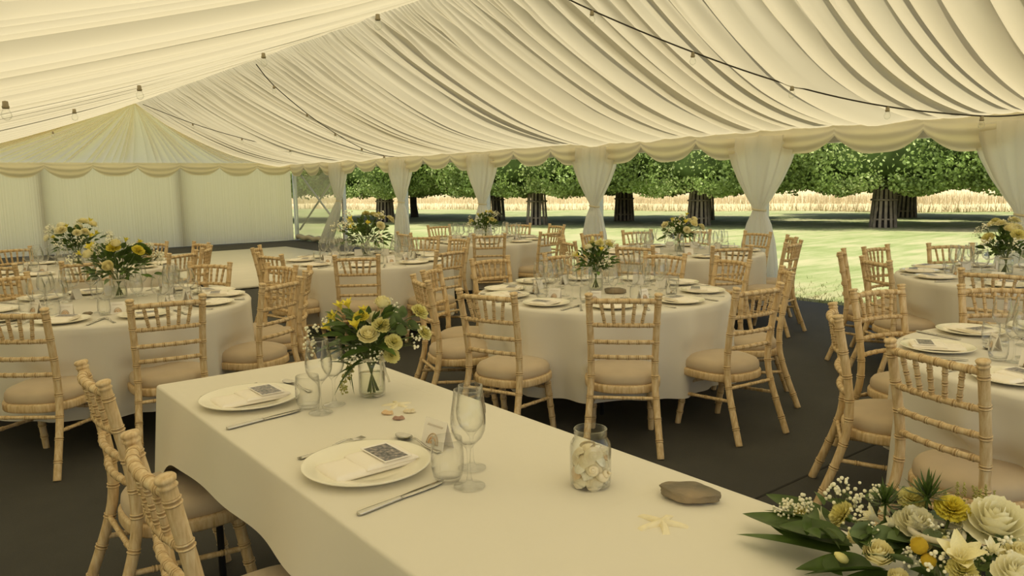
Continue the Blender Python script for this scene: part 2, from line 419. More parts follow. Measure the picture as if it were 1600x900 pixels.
ordw = ['first', 'second', 'third', 'fourth', 'fifth', 'sixth', 'seventh', 'eighth', 'ninth', 'tenth', 'eleventh', 'twelfth', 'thirteenth', 'fourteenth', 'fifteenth', 'sixteenth', 'seventeenth', 'eighteenth', 'nineteenth', 'twentieth', 'twenty-first', 'twenty-second', 'twenty-third', 'twenty-fourth']
for i, (me, c) in enumerate(sw_side):
    tag(link('valance_swag', me), f'ivory draped swag over the open side, {ordw[i]} along from the corner', 'swag', 'swags along the open side')
for me, k in sw_end:
    tag(link('valance_swag', me), f'ivory draped swag on the lined end wall, {ordw[k]} left of the corner', 'swag', 'swags along the end wall')

# tied-back curtains on the posts
def curtain(y, kind, label):
    b = MB(); n = 72; r = random.Random(int(y*10)); ph = r.uniform(0, 6)
    prof = [(2.05, .46, .10), (1.9, .45, .12), (1.7, .385, .11), (1.5, .29, .10), (1.3, .17, .085), (1.19, .10, .06), (1.13, .078, .055), (1.07, .10, .06), (.95, .155, .08), (.7, .215, .10), (.4, .25, .11), (.03, .27, .12)]
    lv = []
    for i in range(len(prof)-1):
        for k in range(5):
            t = k/5; t2 = t*t*(3-2*t) if False else t; a, c = prof[i], prof[i+1]; lv.append(tuple(a[m]+(c[m]-a[m])*t2 for m in range(3)))
    lv.append(prof[-1])
    vs = []
    for z, wy, wx in lv:
        off = 0; offx = 0
        if kind == 1 and z < 1.25: off = (1.25-z)**1.2*.75; offx = 0
        if kind == 1 and z > 1.25: off = .05
        for q in range(n):
            a = 2*pi*q/n; rp = 1+.11*sin(13*a+ph+z*.4)+.06*sin(23*a+2*ph)
            vs.append((WX-.02+wx*cos(a)*rp-offx, y+wy*sin(a)*rp+off, z))
    fs = [(i*n+k, i*n+(k+1) % n, (i+1)*n+(k+1) % n, (i+1)*n+k) for i in range(len(lv)-1) for k in range(n)]
    b.add(vs, fs); root = b.build('tied_curtain', M_SHEER); tag(root, label, 'curtain', 'tied curtains along the open side')
    t = MB(); t.tube([(WX-.02+.068*cos(a), y+(.05*.75 if kind == 1 else 0)+.09*sin(a), 1.13+.01*sin(a)) for a in np.linspace(0, 2*pi, 30)], .012, 8, False); t.build('tie_band', M_SWAG, root)
for k, lab in ((1, 'cream voile curtain pulled sideways across the clear window'), (2, 'white tied voile curtain, nearest the clear window of the straight ones'), (3, 'white tied voile curtain behind the farthest small bouquet'),
               (4, 'white tied voile curtain behind the centre table bouquet'), (5, 'large white tied voile curtain left of the lawn gap'), (6, 'white tied voile curtain cut by the right photo edge')):
    curtain(GY-2.979*k, 1 if k == 1 else 0, lab)

# clear window bay with cross bracing
b = MB(); b.grid(lambda u, v: (WX+.03+.012*sin(u*9+v*5), GY-.08-u*2.8, .14+v*1.9), 30, 20); struct(b.build('window_1', M_PVC))
b = MB()
b.tube([(WX+.06, GY-.1-q*.1, .10+.02*sin(q)) for q in range(29)], [.07]*29, 12); sk = b.build('window_skirt', M_ROLL); tag(sk, 'tan rolled skirt along the bottom of the clear window', 'window skirt')
for i, (a, c) in enumerate((((WX+.10, GY-.1, 2.0), (WX+.10, GY-2.9, .30)), ((WX+.14, GY-.1, .30), (WX+.14, GY-2.9, 2.0)))):
    tag(MB().tube([a, c], .026, 10).build('bracing_bar', M_ALU), ['silver bracing bar falling left to right behind the window', 'silver bracing bar rising left to right behind the window'][i], 'bracing bar', 'crossed bracing bars')

# festoon light strings
def bulb_mesh():
    h = MB().lathe([(.004, 0), (.016, -.003), (.018, -.03), (.022, -.034), (.019, -.048), (.0, -.048)], 12, cap0=True)
    g = MB().lathe([(.015, -.046), (.02, -.056), (.030, -.078), (.031, -.092), (.024, -.108), (.01, -.119), (0, -.121)], 14)
    return h.mesh('lamp_holder', M_LAMPH), g.mesh('bulb', M_THICK)
HB = bulb_mesh()
def string(pts, bulbs, label):
    if pts is None: root = thing('festoon_string', label, 'string lights', (0, 0, 0), 0, 'festoon strings under the roof')
    else: root = MB().tube(curve_pts(pts, 8), .0075, 6).build('festoon_string', M_CABLE); tag(root, label, 'string lights', 'festoon strings under the roof')
    for p in bulbs:
        h = link('lamp_holder', HB[0], root, Matrix.Translation(Vector(p))); link('bulb', HB[1], h)
string([(4.77, 5.75, 3.42), (5.27, 5.36, 3.11), (6.03, 4.78, 2.72), (6.79, 4.2, 2.40), (7.52, 3.63, 2.19), (8.25, 3.07, 2.09), (8.6, 2.8, 2.10)],
       [(5.27, 5.36, 3.11), (6.03, 4.78, 2.72), (6.79, 4.2, 2.40), (7.52, 3.63, 2.19), (8.25, 3.07, 2.09)], 'festoon string of clear bulbs sagging to the eave at upper right')
string([(4.3, 11.3, 3.28), (4.68, 11.63, 3.04), (5.47, 12.25, 2.70), (6.26, 12.87, 2.44), (7.13, 13.55, 2.22), (7.99, 14.22, 2.11), (8.58, 14.7, 2.11)],
       [(4.68, 11.63, 3.04), (5.47, 12.25, 2.70), (6.26, 12.87, 2.44), (7.13, 13.55, 2.22), (7.99, 14.22, 2.11)], 'festoon string of clear bulbs dropping steeply from the ridge mid tent')
_c = lambda P, k=.935: tuple(np.array([0, 0, 1.5327])+k*(np.array(P)-np.array([0, 0, 1.5327])))
q3 = [_c(p) for p in ((4.93, 20.48, 3.53), (5.86, 19.77, 3.06), (6.79, 19.07, 2.69), (7.71, 18.37, 2.41), (8.6, 17.7, 2.24))]
string(q3, q3[1:4], 'festoon string of clear bulbs nearest the lined end wall')
q4 = [(.63, 6.11, 2.11), (1.80, 7.55, 2.435), (2.88, 7.37, 2.785), (3.13, 5.59, 2.865)]
q4 = [_c(p, .95) for p in q4]
string(None, q4, 'festoon bulbs of clear bulbs along the left lining pleats')
string(None, [_c(p, .95) for p in ((1.62, 9.63, 2.39), (2.81, 19.36, 2.76))], 'far festoon bulbs of clear bulbs at the left lining')

# ------------------------------------------------------------------ trees, guards, meadow
def leaf_cloud(n, seed, dims, size, surface=True):
    r = np.random.default_rng(seed); a, bb, z0, z1 = dims
    th = r.uniform(0, 2*pi, n); h = r.uniform(0, 1, n)
    ex = .55
    cx = np.sign(np.cos(th))*np.abs(np.cos(th))**ex; cy = np.sign(np.sin(th))*np.abs(np.sin(th))**ex
    low = r.random(n) < .22; top = (r.random(n) < .12) & ~low
    hz = h; rr = np.ones(n)
    rad = np.where(low, np.sqrt(r.uniform(0, 1, n)), 1.0)*np.where(top, np.sqrt(r.uniform(0, 1, n)), 1.0)
    hz = np.where(low, 0, np.where(top, 1, hz))
    lump = 1+.10*np.sin(th*5+hz*4+seed)+.07*np.sin(th*11-hz*9)+.06*np.sin(hz*14+th*3)
    taper = 1-.18*(1-np.clip(hz*5, 0, 1))-.22*np.clip((hz-.65)/.35, 0, 1)
    dep = r.uniform(.80, 1.06, n)
    x = a*cx*rad*lump*taper*dep; y = bb*cy*rad*lump*taper*dep
    z = z0+(z1-z0)*hz+np.where(low, r.uniform(-.10, .35, n)+.10*np.sin(x*3+seed)+.06*np.sin(y*5), r.uniform(-.1, .1, n))
    c = np.stack([x, y, z], 1)
    d1 = r.normal(size=(n, 3)); d1[:, 2] -= .5; d1 /= np.linalg.norm(d1, axis=1)[:, None]
    d2 = np.cross(d1, r.normal(size=(n, 3))); d2 /= np.linalg.norm(d2, axis=1)[:, None]
    s = (size*r.uniform(.6, 1.25, n))[:, None]
    v = np.stack([c-d1*s*.5, c+d2*s*.38, c+d1*s*.6, c-d2*s*.38], 1).reshape(-1, 3)
    mi = (np.sin(x*1.7+seed)+np.sin(z*2.9)+r.normal(0, .9, n) > .55).astype(int)
    me = bpy.data.meshes.new('foliage'); me.from_pydata(v.tolist(), [], np.arange(4*n).reshape(-1, 4).tolist())
    for m in M_TREELEAF: me.materials.append(m)
    me.polygons.foreach_set('material_index', mi.tolist()); me.update(); return me
DIM = (3.4, 2.4, 1.22, 5.4)
CLOUDS = [leaf_cloud(52000, s, DIM, .105) for s in (1, 2, 3)]
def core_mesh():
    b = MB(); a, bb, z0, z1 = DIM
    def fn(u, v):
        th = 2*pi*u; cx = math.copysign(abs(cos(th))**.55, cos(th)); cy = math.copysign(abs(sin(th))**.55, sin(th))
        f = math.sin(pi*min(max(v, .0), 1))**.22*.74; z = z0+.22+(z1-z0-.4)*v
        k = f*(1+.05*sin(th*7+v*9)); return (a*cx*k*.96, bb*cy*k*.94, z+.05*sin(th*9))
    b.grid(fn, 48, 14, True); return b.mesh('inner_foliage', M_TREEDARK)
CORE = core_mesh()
def trunk_mesh(seed):
    r = random.Random(seed); b = MB(); n = 16; pts = [(.03*sin(i), .03*cos(i*1.3), -.05+i*.2) for i in range(12)]
    b.tube(pts, [.20-.04*min(1, i/3) for i in range(12)], n)
    return b.mesh('trunk', M_BARK)
TR = trunk_mesh(2)
ROW = math.atan2(28.2-11.5, 16-23.9)
def guard_mesh():
    b = MB(); n = 15
    for k in range(n):
        a = 2*pi*k/n; x, y = (.35*cos(a)), .35*sin(a); m = Matrix.Translation((x, y, .56)) @ Matrix.Rotation(a, 4, 'Z') @ Matrix.Rotation(R(random.uniform(-2, 2)), 4, 'X') @ Matrix.Rotation(R(-4), 4, 'Y')
        b.box((0, 0, random.uniform(-.02, .04)), (.025, .080, 1.24), m)
    return b.mesh('tree_guard', M_GUARD, False)
def guard_rail():
    return [MB().tube([(rr*cos(a), rr*sin(a), z) for a in np.linspace(0, 2*pi, 16)], .028, 6, False).mesh('rail', M_GUARD, False) for z, rr in ((.25, .335), (.85, .37))]
GM, GR = guard_mesh(), guard_rail()
TREES = [(23.9, 11.5, 1, 'lime tree with low clipped crown right of the lawn gap, front row'), (21.4, 16.6, 1, 'lime tree with low clipped crown left of the large curtain, front row'),
         (18.4, 21.6, 1, 'lime tree with clipped crown between the third and fourth curtains, front row'), (15.9, 28.4, 1, 'lime tree whose guarded trunk stands left of the second curtain'),
         (26.6, 6.2, 1, 'lime tree crown filling the right photo edge, front row'), (12.9, 33.8, 0, 'lime tree seen through the clear window panel'),
         (30.0, 13.6, 1, 'lime tree in the back row right of the lawn gap'), (24.3, 16.4+2.2, 1, 'lime tree in the back row behind the large tied curtain'),
         (22.3, 20.9, 1, 'lime tree in the back row just right of the fourth curtain'), (19.4, 25.4, 1, 'lime tree in the back row beside the third curtain'),
         (31.5, 7.5, 0, 'lime tree in the back row at the right photo edge'), (19.0, 31.2, 0, 'lime tree in the back row left of the second curtain'), (29.3, .8, 0, 'lime tree beyond the right photo edge')]
for i, (x, y, g, lab) in enumerate(TREES):
    t = thing('lime_tree', lab, 'tree', (x, y, -.04), ROW+(pi if i % 2 else 0)+random.uniform(-.05, .05), 'clipped lime trees beside the lawn')
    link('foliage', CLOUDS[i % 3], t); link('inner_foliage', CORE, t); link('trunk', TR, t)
    if g:
        q = thing('tree_guard', 'slatted grey wooden guard around the trunk of the '+['lawn-gap front tree', 'tree left of the large curtain', 'tree between third and fourth curtains', 'tree left of the second curtain',
              'front tree at the right photo edge', '', 'back-row tree right of the lawn gap', 'back-row tree behind the large curtain', 'back-row tree right of the fourth curtain', 'back-row tree beside the third curtain'][i], 'tree guard', (x, y, -.04), i*.7, 'slatted guards around trunks')
        link('slats', GM, q); [link('rail', g_, q) for g_ in GR]
# meadow: raised tall grass with blades on top
def mfront(y): return 37.5-.42*(y-10)+.8*sin(y*.7)
b = MB()
def mead(u, v):
    y = -30+u*130; x = mfront(y)+v**1.6*120
    z = -.04+.30*min(1, v*40)+.05*noise.noise((x*.6, y*.6, 0))
    return (x, y, z)
b.grid(mead, 160, 40); struct(b.build('ground', M_MEADOW))
n = 26000; r = np.random.default_rng(9)
yy = r.uniform(-2, 62, n); dx = r.exponential(5.5, n)-.8; xx = np.array([mfront(q) for q in yy])+dx
hh = r.uniform(.35, .5, n)*np.clip((dx+1.6)/1.6, .35, 1); ww = r.uniform(.012, .03, n); an = r.uniform(0, pi, n)
base = np.stack([xx, yy, np.full(n, -.04)], 1); dv = np.stack([np.cos(an)*ww, np.sin(an)*ww, np.zeros(n)], 1)
tip = base+np.stack([r.normal(0, .06, n), r.normal(0, .06, n), hh+np.where(dx > .3, .28, 0)], 1)
v = np.stack([base-dv, base+dv, tip], 1).reshape(-1, 3); me = bpy.data.meshes.new('meadow_grass'); me.from_pydata(v.tolist(), [], np.arange(3*n).reshape(-1, 3).tolist()); me.materials.append(M_MEADOW)
tag(link('meadow_grass', me), 'tall dry golden meadow grass beyond the tree row', 'grass', kind='stuff')
# short rough turf at carpet edge
n = 16000; yy = r.uniform(-1, 22, n); xx = WX+.13+r.exponential(.5, n); base = np.stack([xx, yy, np.full(n, -.045)], 1); an = r.uniform(0, pi, n); ww = .006
dv = np.stack([np.cos(an)*ww, np.sin(an)*ww, np.zeros(n)], 1); tip = base+np.stack([r.normal(0, .02, n), r.normal(0, .02, n), r.uniform(.02, .06, n)], 1)
v = np.stack([base-dv, base+dv, tip], 1).reshape(-1, 3); me = bpy.data.meshes.new('edge_grass'); me.from_pydata(v.tolist(), [], np.arange(3*n).reshape(-1, 3).tolist()); me.materials.append(M_LAWN)
tag(link('edge_grass', me), 'short dry grass blades along the edge of the carpet', 'grass', kind='stuff')

# ------------------------------------------------------------------ chairs
def bamboo(L, r0, r1, nodes, bump=.0042, finial=False):
    """radius profile along [0,1]: smooth taper with pairs of raised rings"""
    n = max(24, int(L*130)); ts = [i/n for i in range(n+1)]
    for q in nodes: ts += [q+k*.001/L for k in (-10, -8.2, -6, -4, -3, 3, 4, 6, 8.2, 10)]
    ts = sorted(t for t in set(round(x, 5) for x in ts) if 0 <= t <= 1); rs = []
    for t in ts:
        r = r0+(r1-r0)*t
        for q in nodes:
            d = abs(t-q)*L
            if d < .009: r += bump*(.8 if abs(d-.006) < .0012 else .5 if abs(d-.006) < .0022 else .12)
        rs.append(r)
    return ts, rs
def along(P, t):
    L = [0]; 
    for i in range(len(P)-1): L.append(L[-1]+(P[i+1]-P[i]).length)
    s = t*L[-1]
    for i in range(len(P)-1):
        if s <= L[i+1]+1e-9: return P[i].lerp(P[i+1], (s-L[i])/(L[i+1]-L[i]))
    return P[-1]
def bam(ctrl, r0, r1, nodes, n=10, bump=.0042, cap=None):
    P = curve_pts(ctrl, 8) if len(ctrl) > 2 else [Vector(c) for c in ctrl]
    L = sum((P[i+1]-P[i]).length for i in range(len(P)-1)); ts, rs = bamboo(L, r0, r1, nodes, bump)
    b = MB(); pts = [along(P, t) for t in ts]
    if cap:
        d = (pts[-1]-pts[-2]).normalized()
        for dd, rr in ((.004, r1+.004), (.009, r1+.0015), (.013, r1-.001), (.018, r1+.004), (.024, r1+.005), (.029, r1+.002), (.031, r1*.4)): pts.append(along(P, 1)+d*dd); rs.append(rr)
    b.tube(pts, rs, n)
    for i in range(len(ts)-1):
        tm = (ts[i]+ts[i+1])/2
        if any(abs(tm-q)*L < .0032 or .0083 < abs(tm-q)*L < .0098 for q in nodes):
            for k in range(n): b.mi[i*n+k] = 1
    return b
def seat_outline(k, a, dz=0):
    e = 2/2.7; x = .214*math.copysign(abs(cos(a))**e, cos(a)); y = .205*math.copysign(abs(sin(a))**e, sin(a))
    x *= (1-.16*(y/.205)*.5-.02); return (x*k, y*k-.01, dz)
def make_chair():
    t = thing('chiavari_chair', 'x', 'chair')
    for s in (-1, 1):
        bam([(s*.208, .318, 0), (s*.187, .218, .28), (s*.178, .188, .44), (s*.180, .200, .62), (s*.189, .250, .888)], .0198, .0190, [.11, .24, .37, .5, .60, .72, .845, .965], 12, cap=True).build('back_post', [M_WOOD, M_GROOVE], t)
        bam([(s*.180, -.205, 0), (s*.172, -.165, .22), (s*.165, -.145, .355)], .0180, .0215, [.22, .42, .62, .84], 12).build('leg', [M_WOOD, M_GROOVE], t)
        bam([(s*.184, .225, .24), (s*.174, -.165, .205)], .0105, .0105, [.2, .5, .8], 8, .003).build('stretcher', [M_WOOD, M_GROOVE], t)
    bam([(-.174, -.165, .27), (.174, -.165, .27)], .0105, .0105, [.2, .5, .8], 8, .003).build('stretcher', [M_WOOD, M_GROOVE], t)
    bam([(-.180, .21, .315), (.180, .21, .315)], .0105, .0105, [.2, .5, .8], 8, .003).build('stretcher', [M_WOOD, M_GROOVE], t)
    bam([(-.187, .246, .872), (-.1, .268, .876), (0, .276, .878), (.1, .268, .876), (.187, .246, .872)], .0148, .0148, [.12, .27, .42, .58, .73, .88], 10, .0035).build('top_rail', [M_WOOD, M_GROOVE], t)
    for z, y, w in ((.735, .222, .182), (.637, .206, .181), (.548, .194, .179)):
        bam([(-w, y, z), (-w/2, y+.020, z+.002), (0, y+.027, z+.003), (w/2, y+.020, z+.002), (w, y, z)], .0125, .0125, [.12, .27, .42, .58, .73, .88], 8, .003).build('back_rail', [M_WOOD, M_GROOVE], t)
    for k in range(5):
        u = (k-2)/2; x1, x0 = u*.125, u*.100; bow = .027*(1-(u*.6)**2)
        bam([(x0, .222+bow, .737), (x1, .247+bow, .872)], .0092, .0092, [.22, .5, .78], 8, .0035).build('spindle', [M_WOOD, M_GROOVE], t)
    b = MB(); n = 48; secs = [(.96, .335), (1.03, .335), (1.05, .342), (1.05, .372), (1.03, .381), (.90, .382)]
    vs = [seat_outline(k, 2*pi*i/n, z) for k, z in secs for i in range(n)]
    fs = [(j*n+i, j*n+(i+1) % n, (j+1)*n+(i+1) % n, (j+1)*n+i) for j in range(len(secs)-1) for i in range(n)]; fs.append(tuple(range(n-1, -1, -1)))
    b.add(vs, fs); b.build('seat_frame', M_WOOD, t)
    b = MB(); secs = [(.94, .380), (.985, .385), (1.0, .402), (.985, .424), (.93, .440), (.80, .451), (.55, .457), (.25, .459), (.02, .459)]
    vs = [seat_outline(k, 2*pi*i/n, z) for k, z in secs for i in range(n)]
    fs = [(j*n+i, j*n+(i+1) % n, (j+1)*n+(i+1) % n, (j+1)*n+i) for j in range(len(secs)-1) for i in range(n)]; fs.append(tuple((len(secs)-1)*n+i for i in range(n)))
    b.add(vs, fs); b.build('seat_pad', M_PAD, t)
    return t
CHAIR = Maker(make_chair)
TAB = {'T1': (3.87, 3.84), 'T2': (1.1, 5.75), 'T3': (1.4, 8.7), 'T4': (3.82, 7.2), 'T5': (6.25, 8.45), 'T6': (6.65, 5.4), 'T7': (6.75, 2.15), 'T8': (3.95, .85)}
NAME = {'T1': 'large centre round table', 'T2': 'front-left round table', 'T3': 'round table nearest end wall', 'T4': 'round table by dance floor', 'T5': 'farthest round table by curtains',
        'T6': 'round table behind centre one', 'T7': 'right-hand table by lawn', 'T8': 'right-edge table nearest camera'}
def smooth(x): x = max(0, min(1, x)); return x*x*(3-2*x)
CH = {'T1': [(3.07, 2.88, -136), (2.6, 3.51, -161), (3.88, 2.57, -96), (4.72, 2.91, -49), (5.1, 3.62, -14), (5.07, 4.28, 10), (4.5, 4.91, 70), (3.82, 5.09, 91), (3.05, 4.79, 129), (2.67, 4.33, 163)],
 'T2': [(1.15, 4.59, -99), (.41, 4.74, -130), (1.94, 4.88, -60), (2.35, 5.89, 12), (1.98, 6.49, 37), (.57, 6.68, 125), (2.37, 5.44, -29), (-.12, 6.05, 165)],
 'T3': [(2.12, 7.74, -55), (2.65, 8.94, 7), (2.48, 8.2, -30), (2.28, 9.52, 38), (.93, 9.83, 108), (1.25, 7.50, -97), (.60, 7.76, -135), (.17, 8.9, 172)],
 'T4': [(3.13, 6.13, -124), (2.64, 6.89, -168), (2.85, 7.79, 149), (4.03, 5.98, -78), (5.01, 7.25, -1), (4.90, 7.82, 30)],
 'T5': [(5.58, 7.44, -122), (6.3, 9.65, 90), (7.32, 9.02, 28), (7.45, 8.3, -8), (6.38, 7.23, -82), (5.05, 8.55, 175)],
 'T6': [(6.03, 4.29, -120), (5.50, 5.02, -162), (7.84, 5.23, -8), (7.45, 4.55, -45), (6.81, 4.14, -80), (7.19, 6.52, 66), (7.72, 6.05, 30), (6.5, 6.62, 97), (5.86, 6.45, 133), (5.50, 5.95, 158)],
 'T7': [(6.24, 3.34, 114), (6.85, 3.35, 86), (5.77, 2.82, 146), (7.52, 2.99, 45), (5.55, 1.93, -171)],
 'T8': [(2.86, 1.17, 163), (3.42, 1.85, 122), (4.28, 2.07, 76), (4.83, 1.66, 44)]}
def ordinal(i, n):
    if n == 1: return 'alone there'
    if i == 0: return 'leftmost'
    if i == n-1: return 'rightmost'
    return ordw[i]+' from left'
def ranks(pts, centre):                            # (side, ordinal) of each point as seen in the photo
    cd = proj(*centre, 0)[2]; side = [0 if proj(p[0], p[1], 0)[2] < cd else 1 for p in pts]; out = [None]*len(pts)
    for s in (0, 1):
        ids = sorted([i for i in range(len(pts)) if side[i] == s], key=lambda i: proj(pts[i][0], pts[i][1], .8)[0])
        for k, i in enumerate(ids): out[i] = ('near' if s == 0 else 'far', ordinal(k, len(ids)))
    return out
for key, L in CH.items():
    rk = ranks([(x, y) for x, y, a in L], TAB[key])
    for (x, y, a), (sd, od) in zip(L, rk):
        th = R(a); o = (x-.253*cos(th), y-.253*sin(th), 0)
        CHAIR(o, th-pi/2, f'limewashed chiavari chair, {sd} side of {NAME[key]}, {od}', 'chiavari chairs at the round tables')
for (x, y, a), lab in (((.47, 2.905, 180), 'limewashed chiavari chair at the head table, the farther of two on the left'), ((.405, 1.90, 178), 'limewashed chiavari chair at the head table, nearest the camera with its finials in full view')):
    th = R(a); CHAIR((x-.253*cos(th), y-.253*sin(th), 0), th-pi/2, lab, 'chiavari chairs at the head table')

# ------------------------------------------------------------------ tables and cloths
TT = .745
def make_table():
    t = thing('folding_table', 'x', 'table')
    MB().lathe([(0, TT-.03), (.86, TT-.03), (.865, TT-.025), (.865, TT-.008), (.86, TT-.004), (0, TT-.004)], 64).build('tabletop', M_TTOP, t)
    for a in (45, 135, 225, 315):
        x, y = .5*cos(R(a)), .5*sin(R(a)); MB().tube([(x, y, .0), (x, y, TT-.02)], .014, 10).build('leg', M_TLEG, t)
    for s in (-1, 1): MB().tube([(-.35, s*.354, .14), (.35, s*.354, .14)], .010, 8).build('cross_bar', M_TLEG, t)
    return t
TABLE = Maker(make_table)
def round_cloth(key, seed):
    c = TAB[key]; r = random.Random(seed); b = MB(); n = 220
    angs = [math.atan2(y-c[1], x-c[0]) for x, y, a in CH[key]]
    dist = [math.hypot(x-c[0], y-c[1]) for x, y, a in CH[key]]
    rad = [0, .2, .4, .6, .75, .85]; secs = [(q, TT+.004, 0) for q in rad]+[(.868, TT+.003, 0), (.882, TT-.004, 0), (.889, TT-.016, 0)]
    for k in range(1, 15): secs.append((.889, TT-.016-k/14*(TT-.016-.185), k/14))
    ph = [r.uniform(0, 6) for _ in range(4)]
    vs = []
    for q, z, s in secs:
        for i in range(n):
            a = 2*pi*i/n
            f = .9*(1-1.6*abs(sin(5.5*a+ph[0]+.5*sin(3*a+ph[1]))))+.35*sin(19*a+ph[2]+sin(4*a))+.2*sin(5*a+ph[3])
            rr = q+(s**.7)*(.004+.060*f)-.022*s
            if s > 0:
                for an, dd in zip(angs, dist):
                    d = abs((a-an+pi) % (2*pi)-pi); lim = dd-.253-.190
                    if z < .56 and d < .30:
                        w = 1-smooth((d-.10)/.2); w *= smooth((.56-z)/.10)
                        if rr > lim: rr = rr+(lim-rr)*w*.45
            vs.append((rr*cos(a), rr*sin(a), z+(.004*sin(a*3+ph[1])*s)))
    fs = [(j*n+i, j*n+(i+1) % n, (j+1)*n+(i+1) % n, (j+1)*n+i) for j in range(len(secs)-1) for i in range(n)]
    b.add(vs, fs); o = b.build('tablecloth', M_CLOTHR); o.location = (*c, 0)
    tag(o, 'white round tablecloth falling in folds over '+NAME[key], 'tablecloth', 'white round tablecloths')
for i, key in enumerate(TAB):
    TABLE((*TAB[key], 0), i*.3, 'folding table hidden under the white cloth, '+NAME[key], 'round folding tables')
    round_cloth(key, 10+i)

# head table
HX0, HX1, HY0, HY1 = .742, 1.590, -.55, 3.235
t = thing('trestle_table', 'long rectangular trestle table under the plain white cloth in front', 'table', ((HX0+HX1)/2, (HY0+HY1)/2, 0))
MB().box((0, 0, TT-.018), (HX1-HX0-.03, HY1-HY0-.03, .026)).build('tabletop', M_TTOP, t, False)
for sx in (-1, 1):
    for yy in (-1.6, -.2, .2, 1.6): MB().tube([(sx*.3, yy, 0), (sx*.3, yy, TT-.03)], .014, 10).build('leg', M_TLEG, t)
b = MB(); per = []
rc = .02
def edge(x0, y0, x1, y1, n): return [(x0+(x1-x0)*i/n, y0+(y1-y0)*i/n) for i in range(n)]
def corner(cx, cy, a0): return [(cx+rc*cos(a0+pi/2*i/6), cy+rc*sin(a0+pi/2*i/6)) for i in range(6)]
per = edge(HX1, HY0+rc, HX1, HY1-rc, 110)+corner(HX1-rc, HY1-rc, 0)+edge(HX1-rc, HY1, HX0+rc, HY1, 30)+corner(HX0+rc, HY1-rc, pi/2)+edge(HX0, HY1-rc, HX0, HY0+rc, 110)+corner(HX0+rc, HY0+rc, pi)+edge(HX0+rc, HY0, HX1-rc, HY0, 30)+corner(HX1-rc, HY0+rc, 1.5*pi)
n = len(per); cx, cy = (HX0+HX1)/2, (HY0+HY1)/2; vs = []
def smooth(x): x = max(0, min(1, x)); return x*x*(3-2*x)
def dropof(x, y):
    if y > HY1-.02: return .375
    if x < cx: return .185+.19*smooth((y-(HY1-.42))/.36)+.012*sin(y*3)
    return .30+.07*smooth((y-(HY1-.4))/.36)
secs = []
for k in range(0, 10): secs.append(('t', k/10))
for k in range(0, 4): secs.append(('e', k/3))
for k in range(1, 13): secs.append(('d', k/12))
for kind, s in secs:
    for i, (x, y) in enumerate(per):
        nx, ny = (1 if x >= HX1-.001 else -1 if x <= HX0+.001 else 0), (1 if y >= HY1-.001 else -1 if y <= HY0+.001 else 0)
        if nx == 0 and ny == 0: vx, vy = x-(HX1-rc if x > cx else HX0+rc), y-(HY1-rc if y > cy else HY0+rc); l = math.hypot(vx, vy); nx, ny = vx/l, vy/l
        if kind == 't':
            ix = cx+(x-cx)*s; iy = cy+(y-cy)*(1-(1-s)*(HX1-HX0)/(HY1-HY0)); 
            vs.append((ix, iy, TT+.005+.0008*sin(ix*9)*sin(iy*5)))
        elif kind == 'e': a = pi/2*s; vs.append((x-nx*.010*(1-sin(a)), y-ny*.010*(1-sin(a)), TT+.005-.010*(1-cos(a))))
        else:
            d = dropof(x, y); corn = math.exp(-(((x-HX0)**2+(y-HY1)**2)/.02)); u = y*2.1+x*3
            out = s*(.018+.012*sin(y*5.3+x*7)+.008*sin(y*11+1)) + .028*s*corn
            if x < cx and y < 3.15: out += .022*s
            vs.append((x+nx*out, y+ny*out, TT-.005-d*s))
fs = [(j*n+i, j*n+(i+1) % n, (j+1)*n+(i+1) % n, (j+1)*n+i) for j in range(len(secs)-1) for i in range(n)]
b.add(vs, fs); o = b.build('tablecloth', M_CLOTH); tag(o, 'plain white rectangular tablecloth with fold creases on the head table in front', 'tablecloth')
ZT = TT+.0055

